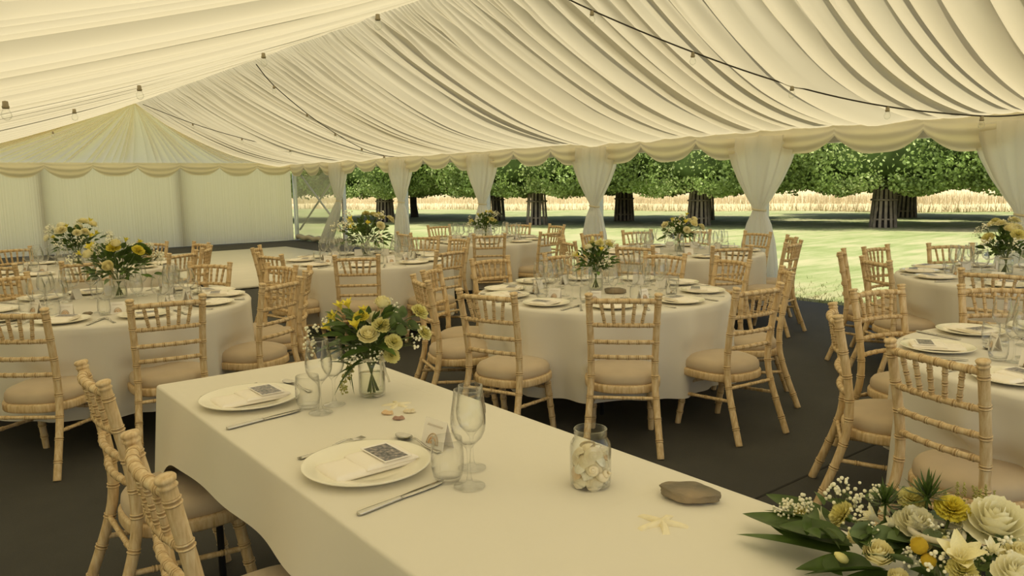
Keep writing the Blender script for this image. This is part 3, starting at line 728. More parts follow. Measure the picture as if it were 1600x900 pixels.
# ------------------------------------------------------------------ tableware
def make_plate():
    return MB().lathe([(0, .004), (.05, .004), (.085, .006), (.098, .009), (.105, .011), (.140, .019), (.150, .0215), (.1535, .0215), (.154, .020), (.150, .0165), (.105, .006), (.085, 0), (.05, 0), (0, 0)], 64).mesh('dinner_plate', M_PLATE)
def napkin_mesh():
    b = MB()
    def pad(x0, x1, y0, y1, z0, h, seed):
        def fn(u, v):
            a = 2*pi*u; return None
        nx, ny = 16, 10; vs = []; e = .008
        def top(x, y):
            dx = min(x-x0, x1-x)/e; dy = min(y-y0, y1-y)/e; k = min(1, max(0, min(dx, dy))); return z0+h*(.35+.65*math.sin(pi/2*k))+.0012*sin(x*60+seed)*sin(y*50)
        xs = [x0, x0+e*.3, x0+e]+[x0+e+(x1-x0-2*e)*i/nx for i in range(1, nx)]+[x1-e, x1-e*.3, x1]
        ys2 = [y0, y0+e*.3, y0+e]+[y0+e+(y1-y0-2*e)*i/ny for i in range(1, ny)]+[y1-e, y1-e*.3, y1]
        m = len(ys2); P = [(x, y, top(x, y)) for x in xs for y in ys2]
        F = [(i*m+j, (i+1)*m+j, (i+1)*m+j+1, i*m+j+1) for i in range(len(xs)-1) for j in range(m-1)]
        o = len(P); P += [(x, y, z0) for x in xs for y in ys2]; F += [(i*m+j+o, i*m+j+1+o, (i+1)*m+j+1+o, (i+1)*m+j+o) for i in range(len(xs)-1) for j in range(m-1)]
        nxs = len(xs)
        for i in range(nxs-1): F += [(i*m, i*m+o, (i+1)*m+o, (i+1)*m), (i*m+m-1, (i+1)*m+m-1, (i+1)*m+m-1+o, i*m+m-1+o)]
        for j in range(m-1): F += [(j, j+1, j+1+o, j+o), ((nxs-1)*m+j, (nxs-1)*m+j+o, (nxs-1)*m+j+1+o, (nxs-1)*m+j+1)]
        b.add(P, F)
    pad(-.108, .105, -.058, .058, .0, .013, 1)
    pad(-.030, .110, -.060, .060, .010, .009, 2)
    return b.mesh('folded_napkin', M_NAPKIN)
def fork_mesh():
    b = MB()
    def strip(fn, n, w, th):
        vs = []
        for i in range(n+1):
            x, z, ww = fn(i/n)
            for s in (-1, -.4, .4, 1): vs.append((x, s*ww, z+(.0009 if abs(s) < 1 else 0)))
            vs += [(x, ww, z-th), (x, -ww, z-th)]
        m = 6; b.add(vs, [(i*m+k, i*m+(k+1) % m, (i+1)*m+(k+1) % m, (i+1)*m+k) for i in range(n) for k in range(m)]+[tuple(range(m)), tuple(n*m+k for k in range(m-1, -1, -1))])
    strip(lambda t: (-.105+t*.145, .004+.010*smooth((t-.45)/.5), .0085-.0055*smooth(t/.35)+.001*t), 16, 0, .0022)
    strip(lambda t: (.038+t*.022, .014-.005*t, .004+.008*smooth(t)), 6, 0, .002)
    for k in range(4):
        y = (k-1.5)*.0058; strip2 = [(.058, .009), (.075, .006), (.095, .0075)]
        b.tube([(x, y, z) for x, z in strip2], [.0019, .0018, .0011], 6)
    return b.mesh('dinner_fork', M_STEEL)
def knife_mesh():
    b = MB(); prof = [(-.12, .0045), (-.117, .0085), (-.10, .0095), (-.06, .008), (-.02, .0065), (-.012, .0072), (-.008, .006)]
    vs = []; fs = []; m = 10
    for x, w in prof:
        for k in range(m): a = 2*pi*k/m; vs.append((x, w*cos(a), .0045+.0042*sin(a)))
    fs = [(i*m+k, i*m+(k+1) % m, (i+1)*m+(k+1) % m, (i+1)*m+k) for i in range(len(prof)-1) for k in range(m)]+[tuple(range(m-1, -1, -1)), tuple((len(prof)-1)*m+k for k in range(m))]
    b.add(vs, fs); bl = [(-.008, -.006, .006), (.03, -.0085, .009), (.08, -.009, .0095), (.105, -.006, .009), (.118, .003, .008)]
    vs = []
    for x, y0, y1 in bl: vs += [(x, y0, .004), (x, y1, .003), (x, y1, .0055), (x, y0, .0048)]
    fs = [(i*4+k, i*4+(k+1) % 4, (i+1)*4+(k+1) % 4, (i+1)*4+k) for i in range(len(bl)-1) for k in range(4)]+[(3, 2, 1, 0), (16, 17, 18, 19)]
    b.add(vs, fs); return b.mesh('dinner_knife', M_STEEL)
def spoon_mesh():
    b = MB(); n = 16; vs = []
    for i in range(n+1):
        t = i/n; x = -.10+t*.13; w = .0075-.005*smooth(t/.4); z = .003+.010*smooth((t-.4)/.4)-.004*smooth((t-.85)/.15); vs += [(x, -w, z), (x, w, z), (x, w, z+.002), (x, -w, z+.002)]
    b.add(vs, [(i*4+k, i*4+(k+1) % 4, (i+1)*4+(k+1) % 4, (i+1)*4+k) for i in range(n) for k in range(4)]+[(3, 2, 1, 0), tuple(n*4+k for k in range(4))])
    cx = .056
    for zo, fl in ((0, 1), (-.0015, -1)):
        b.grid(lambda u, v: (cx+.031*v*cos(2*pi*u)*(1+.12*cos(2*pi*u)), .019*v*sin(2*pi*u), .010+zo-.008*(1-v*v)), 24, 6, True)
    return b.mesh('dessert_spoon', M_STEEL)
def wine_glass(h, rb, rim, cup0, foot):
    pr = [(.0, .0025), (foot*.4, .0045), (foot*.95, .0015), (foot, .0022), (foot*.95, .0034), (foot*.45, .0065), (.0075, .012), (.0048, .025), (.004, h*.22), (.0042, cup0-.022), (.006, cup0-.010), (.012, cup0-.002)]
    up = [(rb*.45, cup0+.004), (rb*.78, cup0+.018), (rb*.95, cup0+.034), (rb, cup0+.05), (rb*.985, cup0+.064), (rb*.93, h-.045), (rim*1.06, h-.02), (rim, h)]
    inn = [(max(0, r-.0013), z+.0006) for r, z in reversed(up)]+[(.006, cup0+.004), (0, cup0+.0035)]
    return pr+up+inn
def glass_set():
    g = {}
    g['wine'] = MB().lathe(wine_glass(.225, .040, .031, .098, .036), 32).mesh('wine_glass', M_GLASS)
    g['small'] = MB().lathe(wine_glass(.205, .036, .029, .090, .034), 32).mesh('white_wine_glass', M_GLASS)
    g['goblet'] = MB().lathe(wine_glass(.222, .056, .041, .085, .039), 32).mesh('balloon_glass', M_GLASS)
    tb = [(0, .001), (.022, .001), (.029, .004), (.034, .014), (.0375, .034), (.0385, .055), (.037, .080), (.0345, .102)]
    g['tumbler'] = MB().lathe(tb+[(.0333, .102)]+[(r-.0016, z) for r, z in reversed(tb[3:-1])]+[(.026, .012), (0, .010)], 32, cap0=False).mesh('tumbler', M_GLASS)
    fl = [(0, .002), (.031, .002), (.032, .003), (.012, .007), (.0045, .02), (.004, .075), (.008, .088), (.019, .115), (.0245, .15), (.024, .19), (.0215, .215), (.0203, .215), (.0228, .19), (.0233, .15), (.017, .115), (0, .092)]
    g['flute'] = MB().lathe(fl, 24).mesh('champagne_flute', M_GLASS)
    return g
GL = glass_set()
PLATE, NAP, FORK, KNIFE, SPOON = make_plate(), napkin_mesh(), fork_mesh(), knife_mesh(), spoon_mesh()
b = MB(); b.cur = 0; b.box((0, 0, 0), (.074, .126, .0012)); CARDM = b.mesh('photo_card', M_CARD, False)
PRINT = MB().box((-.002, -.004, .0009), (.062, .108, .0006)).mesh('printed_photo', M_PHOTO, False)
# tent card with a painted rainbow and handwriting
def tent():
    b = MB(); w, h, d = .085, .072, .021; th = .0006
    for s in (-1, 1):
        b.add([(s*d, -w/2, 0), (s*d, w/2, 0), (0, w/2, h), (0, -w/2, h), (s*(d-th*2), -w/2, 0), (s*(d-th*2), w/2, 0), (0, w/2, h-th*4), (0, -w/2, h-th*4)], [(0, 1, 2, 3), (7, 6, 5, 4), (0, 4, 5, 1), (0, 3, 7, 4), (1, 5, 6, 2)])
    return b.mesh('place_card', M_CARD, False)
TENT = tent()
def on_face(y, v):                                 # point on the diner's face of the card
    h, d = .072, .021; return (-d+d*v/h-.0009, y, v)
def arcs():
    out = []
    for k, (rr, m) in enumerate(((.0215, 0), (.0175, 1), (.0135, 2), (.0095, 1))):
        out.append(MB().tube([on_face(.0+rr*cos(a), .010+rr*1.25*sin(a)) for a in np.linspace(0, pi, 16)], .0017, 5).mesh('rainbow_arc', M_RB[m]))
    out.append(MB().lathe([(0, -.004), (.0045, 0), (.0035, .004), (0, .005)], 8, c=on_face(.0, .0135)).mesh('painted_heart', M_RB[2])); return out
ARCS = arcs()
wr = random.Random(4)
WRITE = MB().tube([on_face(-.030+.060*i/60, .056+.0036*sin(i*1.25)*(.4+.6*abs(sin(i*.41)))) for i in range(61)], .00035, 4).mesh('handwriting', M_INK)

class PM:                                          # maker for single-mesh things
    sc = 1.0
    def __call__(s, me, name, label, cat, loc, rz, group, tilt=None):
        o = bpy.data.objects.new(name, me); o.scale = (s.sc,)*3; C.objects.link(o); o.location = loc; o.rotation_euler = (tilt[0] if tilt else 0, tilt[1] if tilt else 0, rz); return tag(o, label, cat, group)
put = PM()
def place_card(loc, rz, label, group):
    o = put(TENT, 'place_card', label, 'place card', loc, rz, group)
    for m in ARCS: link(m.name.split('.')[0], m, o)
    link('handwriting', WRITE, o); return o
def photo_card(loc, rz, label, group, tilt=(0, 0)):
    o = put(CARDM, 'photo_card', label, 'card', loc, rz, group, tilt); link('printed_photo', PRINT, o); return o
def setting(px, py, ang, where, grp, detail=2, gl=('wine', 'small', 'tumbler'), jit=0, gpos=None, cut=None, scale=None):
    """ang: direction the diner looks, place-setting frame x forward, y to the diner's left"""
    r = random.Random(int(px*1000)+int(py*77)); ca, sa = cos(ang), sin(ang)
    def W(x, y, z=0): return (px+ca*x-sa*y, py+sa*x+ca*y, ZT+z)
    put(PLATE, 'dinner_plate', f'cream plate, {where}', 'plate', W(0, 0), 0, 'dinner plates '+grp)
    na = ang+r.uniform(-.12, .12)*jit; fx = 1 if not jit else r.choice((1, 1, -1))
    put(NAP, 'folded_napkin', f'folded white napkin, {where}', 'napkin', W(0, 0, .0095), na+(pi if fx < 0 else 0), 'folded napkins '+grp)
    photo_card(W(.052*fx*put.sc, .0, .0310*put.sc), na+(pi if fx < 0 else 0), f'printed photo card on napkin, {where}', 'photo cards '+grp)
    if detail >= 1:
        kx = cut or (-.02, -.205, -.02, .20)
        put(KNIFE, 'dinner_knife', f'steel knife, {where}', 'knife', W(kx[0], kx[1]), ang+(.13 if cut else 0), 'knives '+grp)
        put(FORK, 'dinner_fork', f'steel fork, {where}', 'fork', W(kx[2], kx[3]), ang+(.16 if cut else 0), 'forks '+grp)
    if detail >= 2:
        put(SPOON, 'dessert_spoon', f'steel dessert spoon, {where}', 'spoon', W(.205, .03) if cut is None else W(.212, .085), ang+pi/2+(.06 if cut else r.uniform(-.1, .1)), 'spoons '+grp)
    gp = gpos or [(.27, -.20), (.33, -.12), (.235, -.115)]
    nm = {'wine': ('wine_glass', 'tall clear wine glass'), 'small': ('wine_glass', 'smaller clear wine glass'), 'tumbler': ('tumbler', 'clear stemless tumbler'), 'goblet': ('balloon_glass', 'wide clear balloon glass'), 'flute': ('champagne_flute', 'slim clear champagne flute')}
    for (gx, gy), k in zip(gp, gl):
        put(GL[k], nm[k][0], f'{nm[k][1]}, {where}', 'glass', W(gx+r.uniform(-.02, .02)*jit, gy+r.uniform(-.02, .02)*jit, .0), r.uniform(0, 6), 'glasses '+grp)
    return W
# head table settings
PM.sc = 1.15
w = setting(.950, 1.852, 0, 'nearer head table place beside the shell jar', 'on the head table', cut=(-.025, -.240, .005, .215), gpos=[(.145, -.285), (.225, -.185), (.125, -.215)])
place_card((1.200, 1.880, ZT), R(8), 'white folded place card with rainbow and handwriting, behind the nearer plate', 'place cards on the head table')
w = setting(.945, 2.735, 0, 'farther head table place beside the bouquet', 'on the head table', cut=(-.04, -.255, .0, .195), gpos=[(.135, -.305), (.215, -.245), (.130, -.215)])

PM.sc = 1.0
# round table settings
for key, (cx, cy) in TAB.items():
    L = CH[key]; base = sorted(math.atan2(y-cy, x-cx) for x, y, a in L); near = key in ('T1', 'T2', 'T8', 'T7')
    a0 = base[0]; sl_ = [a0+2*pi*k/10 for k in range(10)]
    # snap each place to its chair where one stands
    for i in range(10):
        for an in base:
            d = (an-sl_[i]+pi) % (2*pi)-pi
            if abs(d) < .3: sl_[i] += d; break
    P = []
    for a in sl_:
        x, y = cx+.70*cos(a), cy+.70*sin(a); px, py, w_ = proj(x, y)
        if -60 < px < 1680 and py < 960 and w_ > 0: P.append((x, y, a))
    rk = ranks([(x, y) for x, y, a in P], (cx, cy))
    for (x, y, a), (sd, od) in zip(P, rk):
        where = f'{sd} side of {NAME[key]}, {od}'
        gl = {'T2': ('goblet', 'wine', 'tumbler'), 'T8': ('wine', 'goblet', 'tumbler'), 'T1': ('wine', 'small', 'tumbler', 'flute')}.get(key, ('wine', 'goblet', 'tumbler'))
        gp = [(.27, -.15), (.30, -.03), (.205, -.155), (.37, -.10)] if len(gl) == 4 else [(.26, -.16), (.32, -.05), (.20, -.165)]
        setting(x, y, a+pi, where, 'on '+NAME[key], 2 if key in ('T1', 'T8') else 1 if near or key == 'T4' else 0, gl, jit=1, gpos=gp)
        ca, sa = cos(a+pi), sin(a+pi); X = .235; Y = .09
        place_card((x+ca*X-sa*Y, y+sa*X+ca*Y, ZT), a+pi+random.uniform(-.4, .4), f'white place card, {where}', 'place cards on '+NAME[key])

# ------------------------------------------------------------------ flower library (unit-sized blooms, +Z outward)
def cup(b, n, r0, z0, p0, p1, L, wa, az0=0, ruffle=0, point=False, seed=0, nu=6, nv=6):
    rr = random.Random(seed)
    for q in range(n):
        az = az0+2*pi*q/n+rr.uniform(-.12, .12); l = L*rr.uniform(.92, 1.08); x, z = r0, z0; prof = [(x, z)]
        for j in range(nv):
            ph = R(p0+(p1-p0)*(j+.5)/nv); x += sin(ph)*l/nv; z += cos(ph)*l/nv; prof.append((x, z))
        vs = []
        for j, (x, z) in enumerate(prof):
            v = j/nv; w = (sin(pi*min(.97, .12+.80*v))**(.55 if not point else .9))*wa
            if point: w *= (1-.75*max(0, v-.6)/.4)
            for i in range(nu+1):
                u = 2*i/nu-1; a = az+u*w*(1 if not point else .45/max(.3, x+.2)); e = ruffle*sin(i*2.6+q*1.7)*v*v
                edge = -.10*u*u*v*(1 if not point else -.6); vs.append(((x+e*.5)*cos(a), (x+e*.5)*sin(a), z+edge+e))
        w_ = nu+1; b.add(vs, [(j*w_+i, j*w_+i+1, (j+1)*w_+i+1, (j+1)*w_+i) for j in range(nv) for i in range(nu)])
def sepals(b, mi=1, s=1.0):
    b.cur = mi; b.lathe([(0, -.55*s), (.10*s, -.5*s), (.24*s, -.30*s), (.30*s, -.08*s), (.2*s, .05*s)], 10); b.cur = 0
def rose_mesh(mat, opn=1.0, seed=0):
    b = MB(); b.lathe([(0, .62), (.05, .60), (.12, .45), (.16, .2), (.12, -.1)], 10)
    for k, (n, r0, z0, p0, p1, L, wa) in enumerate(((3, .07, -.05, 10, -16, .86, 1.5), (3, .13, -.08, 13, -10, .92, 1.35), (4, .19, -.10, 17, -3, .95, 1.15), (5, .25, -.14, 22, 6*opn, .97, 1.0), (5, .30, -.18, 30, 20*opn, .97, .95), (6, .33, -.24, 42, 40*opn, .95, .85), (6, .32, -.3, 56, 66*opn, .95, .8), (5, .28, -.34, 74, 112*opn, .95, .8))):
        cup(b, n, r0, z0, p0, p1, L, wa, k*.7, .015+.005*k, seed=seed+k, nu=6, nv=7)
    sepals(b); return b.mesh('rose', [mat, M_LEAF2])
def carn_mesh(mat, seed=0):
    b = MB()
    for k, (n, p0, p1, L) in enumerate(((5, 4, 10, .92), (8, 14, 26, .93), (11, 26, 42, .94), (13, 36, 58, .95), (15, 48, 74, .96), (16, 60, 96, .97))): cup(b, n, .03+.03*k, -.14-.02*k, p0, p1, L, (1.3, 1.0, .75, .58, .5, .45)[k], k*.4, .12, seed=seed+k, nu=8, nv=4)
    b.cur = 1; b.lathe([(0, -.8), (.14, -.75), (.20, -.4), (.22, -.12), (.1, 0)], 10); return b.mesh('carnation', [mat, M_LEAF2])
def star_mesh(mat, seed=0, L=1.25, wide=1.15, p1=62, nm='freesia'):
    b = MB(); cup(b, 3, .05, -.5, 6, p1, L, wide, 0, .02, True, seed, 6, 7); cup(b, 3, .04, -.5, 4, p1-14, L, wide, pi/3, .02, True, seed+1, 6, 7)
    for k in range(5): a = k*1.26; b.tube([(0, 0, -.4), (.08*cos(a), .08*sin(a), .1), (.16*cos(a), .16*sin(a), .38)], .018, 4)
    b.cur = 1; b.lathe([(0, -.85), (.07, -.8), (.10, -.5), (.05, -.3)], 8); return b.mesh(nm, [mat, M_LEAF2])
def bud_mesh(mat):
    b = MB(); b.lathe([(0, -.5), (.2, -.42), (.33, -.15), (.34, .1), (.25, .4), (.1, .6), (0, .66)], 12); cup(b, 3, .16, -.3, 12, -12, .9, 1.1, 0, .01); sepals(b, 1, .9); return b.mesh('flower_bud', [mat, M_LEAF2])
def ball_mesh():
    b = MB(); n, m = 22, 14
    def fn(u, v):
        a, t = 2*pi*u, pi*v; r = 1+.05*sin(a*11+t*7)+.05*sin(t*13-a*5); return (r*sin(t)*cos(a), r*sin(t)*sin(a), -r*cos(t))
    b.grid(fn, n, m, True); return b.mesh('craspedia', M_GOLD)
def thistle_mesh():
    b = MB(); r = random.Random(5)
    for k in range(70):
        a = r.uniform(0, 2*pi); el = r.uniform(-.2, 1.35); L = r.uniform(.8, 1.45); d = Vector((cos(a)*cos(el), sin(a)*cos(el), sin(el))); q = d+Vector((0, 0, .25)); q.normalize()
        s = Vector((-sin(a), cos(a), 0))*.075; o = d*.12+Vector((0, 0, .35*r.random()))
        b.add([o-s*.6, o+s*.6, o+d*L*.5+s, o+d*L*.5-s, o+(d*.6+q*.4)*L], [(0, 1, 2, 3), (3, 2, 4)])
    b.tube([(0, 0, -2.6), (0, 0, .3)], .07, 6); return b.mesh('thistle', M_LEAF)
def plume_mesh():
    b = MB(); r = random.Random(6)
    for s in range(6):
        ox, oy = r.uniform(-.35, .35), r.uniform(-.35, .35); top = Vector((ox*2.2, oy*2.2, r.uniform(1.2, 1.9)))
        for k in range(60):
            t = k/59; p = Vector((ox, oy, -.3)).lerp(top, t); w = .20*(1-t)+.05; p += Vector((r.uniform(-w, w), r.uniform(-w, w), 0)); e = .055
            b.add([p+Vector((e, 0, 0)), p+Vector((0, e, 0)), p+Vector((-e, 0, 0)), p+Vector((0, -e, 0)), p+Vector((0, 0, e)), p-Vector((0, 0, e))], [(0, 1, 4), (1, 2, 4), (2, 3, 4), (3, 0, 4), (1, 0, 5), (2, 1, 5), (3, 2, 5), (0, 3, 5)])
    return b.mesh('solidago_plume', M_BERRY)
def blob(b, p, r, n=6, m=4):
    p = Vector(p); vs = [p+Vector((0, 0, -r))]+[p+Vector((r*sin(pi*j/m)*cos(2*pi*k/n), r*sin(pi*j/m)*sin(2*pi*k/n), -r*cos(pi*j/m))) for j in range(1, m) for k in range(n)]+[p+Vector((0, 0, r))]
    f = [(0, 1+(k+1) % n, 1+k) for k in range(n)]+[(1+j*n+k, 1+j*n+(k+1) % n, 1+(j+1)*n+(k+1) % n, 1+(j+1)*n+k) for j in range(m-2) for k in range(n)]+[(1+(m-2)*n+k, 1+(m-2)*n+(k+1) % n, len(vs)-1) for k in range(n)]
    b.add(vs, f)
def gyp_mesh(seed, n=18, br=.12):
    b = MB(); r = random.Random(seed); b.cur = 1
    P = []
    for k in range(n):
        a = r.uniform(0, 2*pi); el = r.uniform(.1, 1.5); L = r.uniform(.55, 1.15); P.append((cos(a)*cos(el)*L, sin(a)*cos(el)*L, sin(el)*L))
        if k % 2 == 0: b.tube([(0, 0, -.6), (P[-1][0]*.4, P[-1][1]*.4, P[-1][2]*.3), P[-1]], .012, 3)
    b.cur = 0
    for p in P: blob(b, p, br*r.uniform(.6, 1.15))
    return b.mesh('gypsophila_sprig', [M_GYP, M_STEM])
def leaf(b, base, d, L, w, droop=.2, roll=0, rnd=False, seg=8):
    base, d = Vector(base), Vector(d).normalized(); up = Vector((0, 0, 1)); sd = d.cross(up)
    if sd.length < .1: sd = Vector((1, 0, 0))
    sd.normalize(); nn = sd.cross(d); sd = sd*cos(roll)+nn*sin(roll); nn = sd.cross(d).normalized(); vs = []
    for j in range(seg+1):
        t = j/seg; ww = w*((4*t*(1-t))**.5*.9 if rnd else (sin(pi*t**.8)**.8)*(1-.15*t)); p = base+d*L*t-up*droop*L*t*t
        for u in (-1, -.5, 0, .5, 1): vs.append(p+sd*ww*u*.5+nn*abs(u)*ww*.16)
    b.add(vs, [(j*5+i, j*5+i+1, (j+1)*5+i+1, (j+1)*5+i) for j in range(seg) for i in range(4)])
LIB = {'rose_white': rose_mesh(M_WHITE, .5, 1), 'rose_ivory': rose_mesh(M_IVORY, .5, 9), 'rosebud': rose_mesh(M_IVORY, .1, 20), 'carn_pale': carn_mesh(M_PALEY, 3), 'carn_cream': carn_mesh(M_IVORY, 7), 'carn_yellow': carn_mesh(M_YEL, 5),
       'star_yellow': star_mesh(M_YEL, 1), 'star_white': star_mesh(M_WHITE, 2), 'lily': star_mesh(M_IVORY, 4, 1.35, 1.5, 70, 'lily'), 'bud': bud_mesh(M_PALEY), 'ball': ball_mesh(), 'thistle': thistle_mesh(), 'plume': plume_mesh(),
       'gyp1': gyp_mesh(1), 'gyp2': gyp_mesh(2, 26, .09), 'gyp_dense': gyp_mesh(3, 60, .10)}
PN = {'rose_white': 'rose', 'rose_ivory': 'rose', 'rosebud': 'rosebud', 'carn_pale': 'carnation', 'carn_cream': 'carnation', 'carn_yellow': 'carnation', 'star_yellow': 'freesia', 'star_white': 'freesia', 'lily': 'lily', 'bud': 'flower_bud',
      'ball': 'craspedia', 'thistle': 'thistle', 'plume': 'solidago_plume', 'gyp1': 'gypsophila', 'gyp2': 'gypsophila', 'gyp_dense': 'gypsophila'}
def bloom(kind, root, p, d, s, spin=0):
    q = Vector(d).normalized().to_track_quat('Z', 'Y').to_matrix().to_4x4()
    return link(PN[kind], LIB[kind], root, Matrix.Translation(Vector(p)) @ q @ Matrix.Rotation(spin, 4, 'Z') @ Matrix.Scale(s, 4))
def jar_prof(r, h, neck):
    return [(0, .002), (r*.86, .002), (r*.97, .008), (r, .02), (r, h*.68), (r*.97, h*.75), (neck*1.05, h*.84), (neck, h*.87), (neck*1.05, h*.885), (neck, h*.90), (neck*1.05, h*.925), (neck, h*.94), (neck*1.06, h*.985), (neck*1.03, h), (neck*.96, h), (neck*.93, h*.9), (neck*.95, h*.86), (r*.93, h*.74), (r*.955, h*.66), (r*.955, .02), (r*.9, .010), (0, .009)]
JARM = MB().lathe(jar_prof(.052, .15, .040), 36).mesh('glass_jar', M_THICK)
WATM = MB().lathe([(0, .0105), (.046, .0105), (.0485, .02), (.0485, .078), (0, .078)], 28).mesh('water', M_WATER)
def vase(loc, label, rz=0, s=1.0, bow=True):
    o = put(JARM, 'vase_jar', label, 'vase', loc, rz, 'glass flower jars'); o.scale = (s, s, s); link('water', WATM, o)
    b = MB(); b.tube([(.0435*cos(a), .0435*sin(a), .128) for a in np.linspace(0, 2*pi, 24)], .006, 6, False); w = b.build('ribbon', M_RIBBON, o)
    if bow:
        b = MB()
        for sx in (-1, 1):
            b.grid(lambda u, v: (.046+.006*sin(pi*u), sx*(.030*sin(pi*u)), .128+(v-.5)*.016+.012*sin(2*pi*u)*.6), 12, 2)
        thick(b.build('bow', M_RIBBON, w), .0006)
        for sx in (-1, 1):
            tl = MB(); tl.grid(lambda u, v: (.046+.012*u, sx*(.004+.03*u)+(v-.5)*.015, .125-.085*u+.004*sin(u*9)), 10, 2); thick(tl.build('ribbon_tail', M_RIBBON, w), .0006)
    return o
def stems(root, heads, z0, r=.03, n=12, seed=0):
    b = MB(); rr = random.Random(seed)
    for k, h in enumerate(heads[:n]):
        a = rr.uniform(0, 2*pi); q = rr.uniform(.3, 1)*r; hv = Vector(h); b.tube([(-cos(a)*q, -sin(a)*q, z0+.012), (cos(a)*q*.2, sin(a)*q*.2, z0+.09), (hv.x*.25, hv.y*.25, .03), (hv.x*.8, hv.y*.8, hv.z*.8)], .0028, 5)
    b.build('stems', M_STEM, root)

# head table bouquet: origin at the jar mouth
VX, VY, VZ = 1.323, 2.51, ZT
vase((VX, VY, VZ), 'glass jar vase with cream ribbon bow and water on head table', R(-58), 1.12).scale = (.95, .95, 1.12)
mz = .15*1.12
bq = thing('bouquet', 'yellow and white bouquet in the ribboned jar on the head table', 'bouquet', (VX, VY, VZ+mz), 0, 'bouquets in jars')
toC = Vector((-.47, -.88, 0))                       # towards the viewer's side
ux = Vector((.79, -.62, 0))                         # along the picture, to the right
def HB_(u, z, f=0): return ux*u+toC*f+Vector((0, 0, z-.168))
H = [('star_yellow', -.075, .345, .02, .036), ('star_yellow', -.130, .300, .03, .036), ('star_yellow', -.150, .262, .02, .034), ('star_yellow', -.050, .275, .06, .036), ('star_yellow', -.105, .335, -.02, .034), ('star_yellow', -.02, .32, -.01, .030),
     ('carn_yellow', -.03, .305, .03, .026), ('rosebud', .050, .345, 0, .034), ('rose_ivory', -.005, .245, .07, .036), ('carn_pale', .045, .275, .05, .032), ('rose_white', .02, .29, .01, .030), ('carn_pale', .085, .215, .06, .030), ('carn_pale', .075, .165, .06, .028),
     ('carn_pale', .185, .315, .01, .030), ('carn_pale', .200, .235, .0, .028), ('bud', .150, .265, 0, .02), ('rose_ivory', -.125, .17, .03, .026), ('bud', -.165, .23, 0, .018)]
hv = []
for i, (k, u, z, f, s) in enumerate(H):
    p = HB_(u, z, f); hv.append(p); bloom(k, bq, p, p+Vector((0, 0, .12))+toC*.08, s, i)
for i, (k, u, z, f, s) in enumerate((('gyp1', -.19, .23, 0, .05), ('gyp1', -.20, .18, 0, .045), ('gyp2', .06, .31, -.02, .05), ('gyp1', .14, .20, .02, .045), ('gyp2', .01, .15, .06, .045), ('gyp1', -.14, .26, -.02, .04), ('gyp_dense', -.05, .165, .05, .04), ('gyp1', .18, .225, 0, .04))):
    p = HB_(u, z, f); bloom(k, bq, p, p+Vector((0, 0, .05)), s, i)
b = MB(); r = random.Random(3)
for u, z, f, L, w, dr, rl in ((-.02, .23, .05, .19, .055, .25, .2), (-.05, .20, .05, .17, .055, .3, -.2), (0, .19, .07, .12, .05, .3, .3), (.03, .2, .06, .11, .05, .3, 0), (-.02, .14, .05, .14, .022, .25, 0), (-.03, .15, .03, .13, .02, .9, .4)):
    side = -1 if u <= 0 else .5; leaf(b, HB_(u*.4, z, f), ux*side+toC*.4+Vector((0, 0, .05 if z > .16 else -.1)), L, w, dr, rl)
for k in range(120):
    u = r.uniform(-.17, .12); z = r.uniform(.15, .33); f = r.uniform(-.07, .06); leaf(b, HB_(u*.6, z-.03, f), ux*u*6+toC*f*8+Vector((0, 0, r.uniform(.1, .9))), r.uniform(.05, .095), r.uniform(.018, .04), .2, r.uniform(-1, 1))
for u, z in ((-.085, .13), (-.075, .10)): leaf(b, HB_(u, z, .03), ux*.1+Vector((0, 0, -1)), .09, .012, 0, .8)
b.build('leaf_spray', M_LEAF, bq)
b = MB()
for u, z, f, a in ((.10, .31, .03, .3), (.135, .295, .03, -.2), (.115, .265, .05, .5), (.085, .29, .05, 1), (.16, .28, .0, .2), (.125, .32, .0, .8)): leaf(b, HB_(u-.02, z-.02, f), ux*.6+toC*.5+Vector((0, 0, a)), .055, .05, .1, .9+a, True)
b.tube([HB_(.02, .19, .02), HB_(.08, .26, .03), HB_(.14, .29, .01), HB_(.185, .31, .01)], .002, 5); b.tube([HB_(.12, .26, .01), HB_(.20, .235, 0)], .0018, 5)
b.build('eucalyptus_spray', M_EUC, bq)
b = MB(); r = random.Random(8)
for k in range(70): t = r.random(); blob(b, HB_(-.075-.035*t+r.uniform(-.018, .018), .135-.115*t+r.uniform(-.01, .01), .03+r.uniform(-.015, .015)), .0045, 5, 3)
b.tube([HB_(-.04, .16, .03), HB_(-.075, .135, .03), HB_(-.10, .06, .03), HB_(-.115, .02, .03)], .0015, 4)
b.build('hanging_bud_cluster', M_BERRY, bq)
stems(bq, hv, -mz+.005, .03, 16, 1)

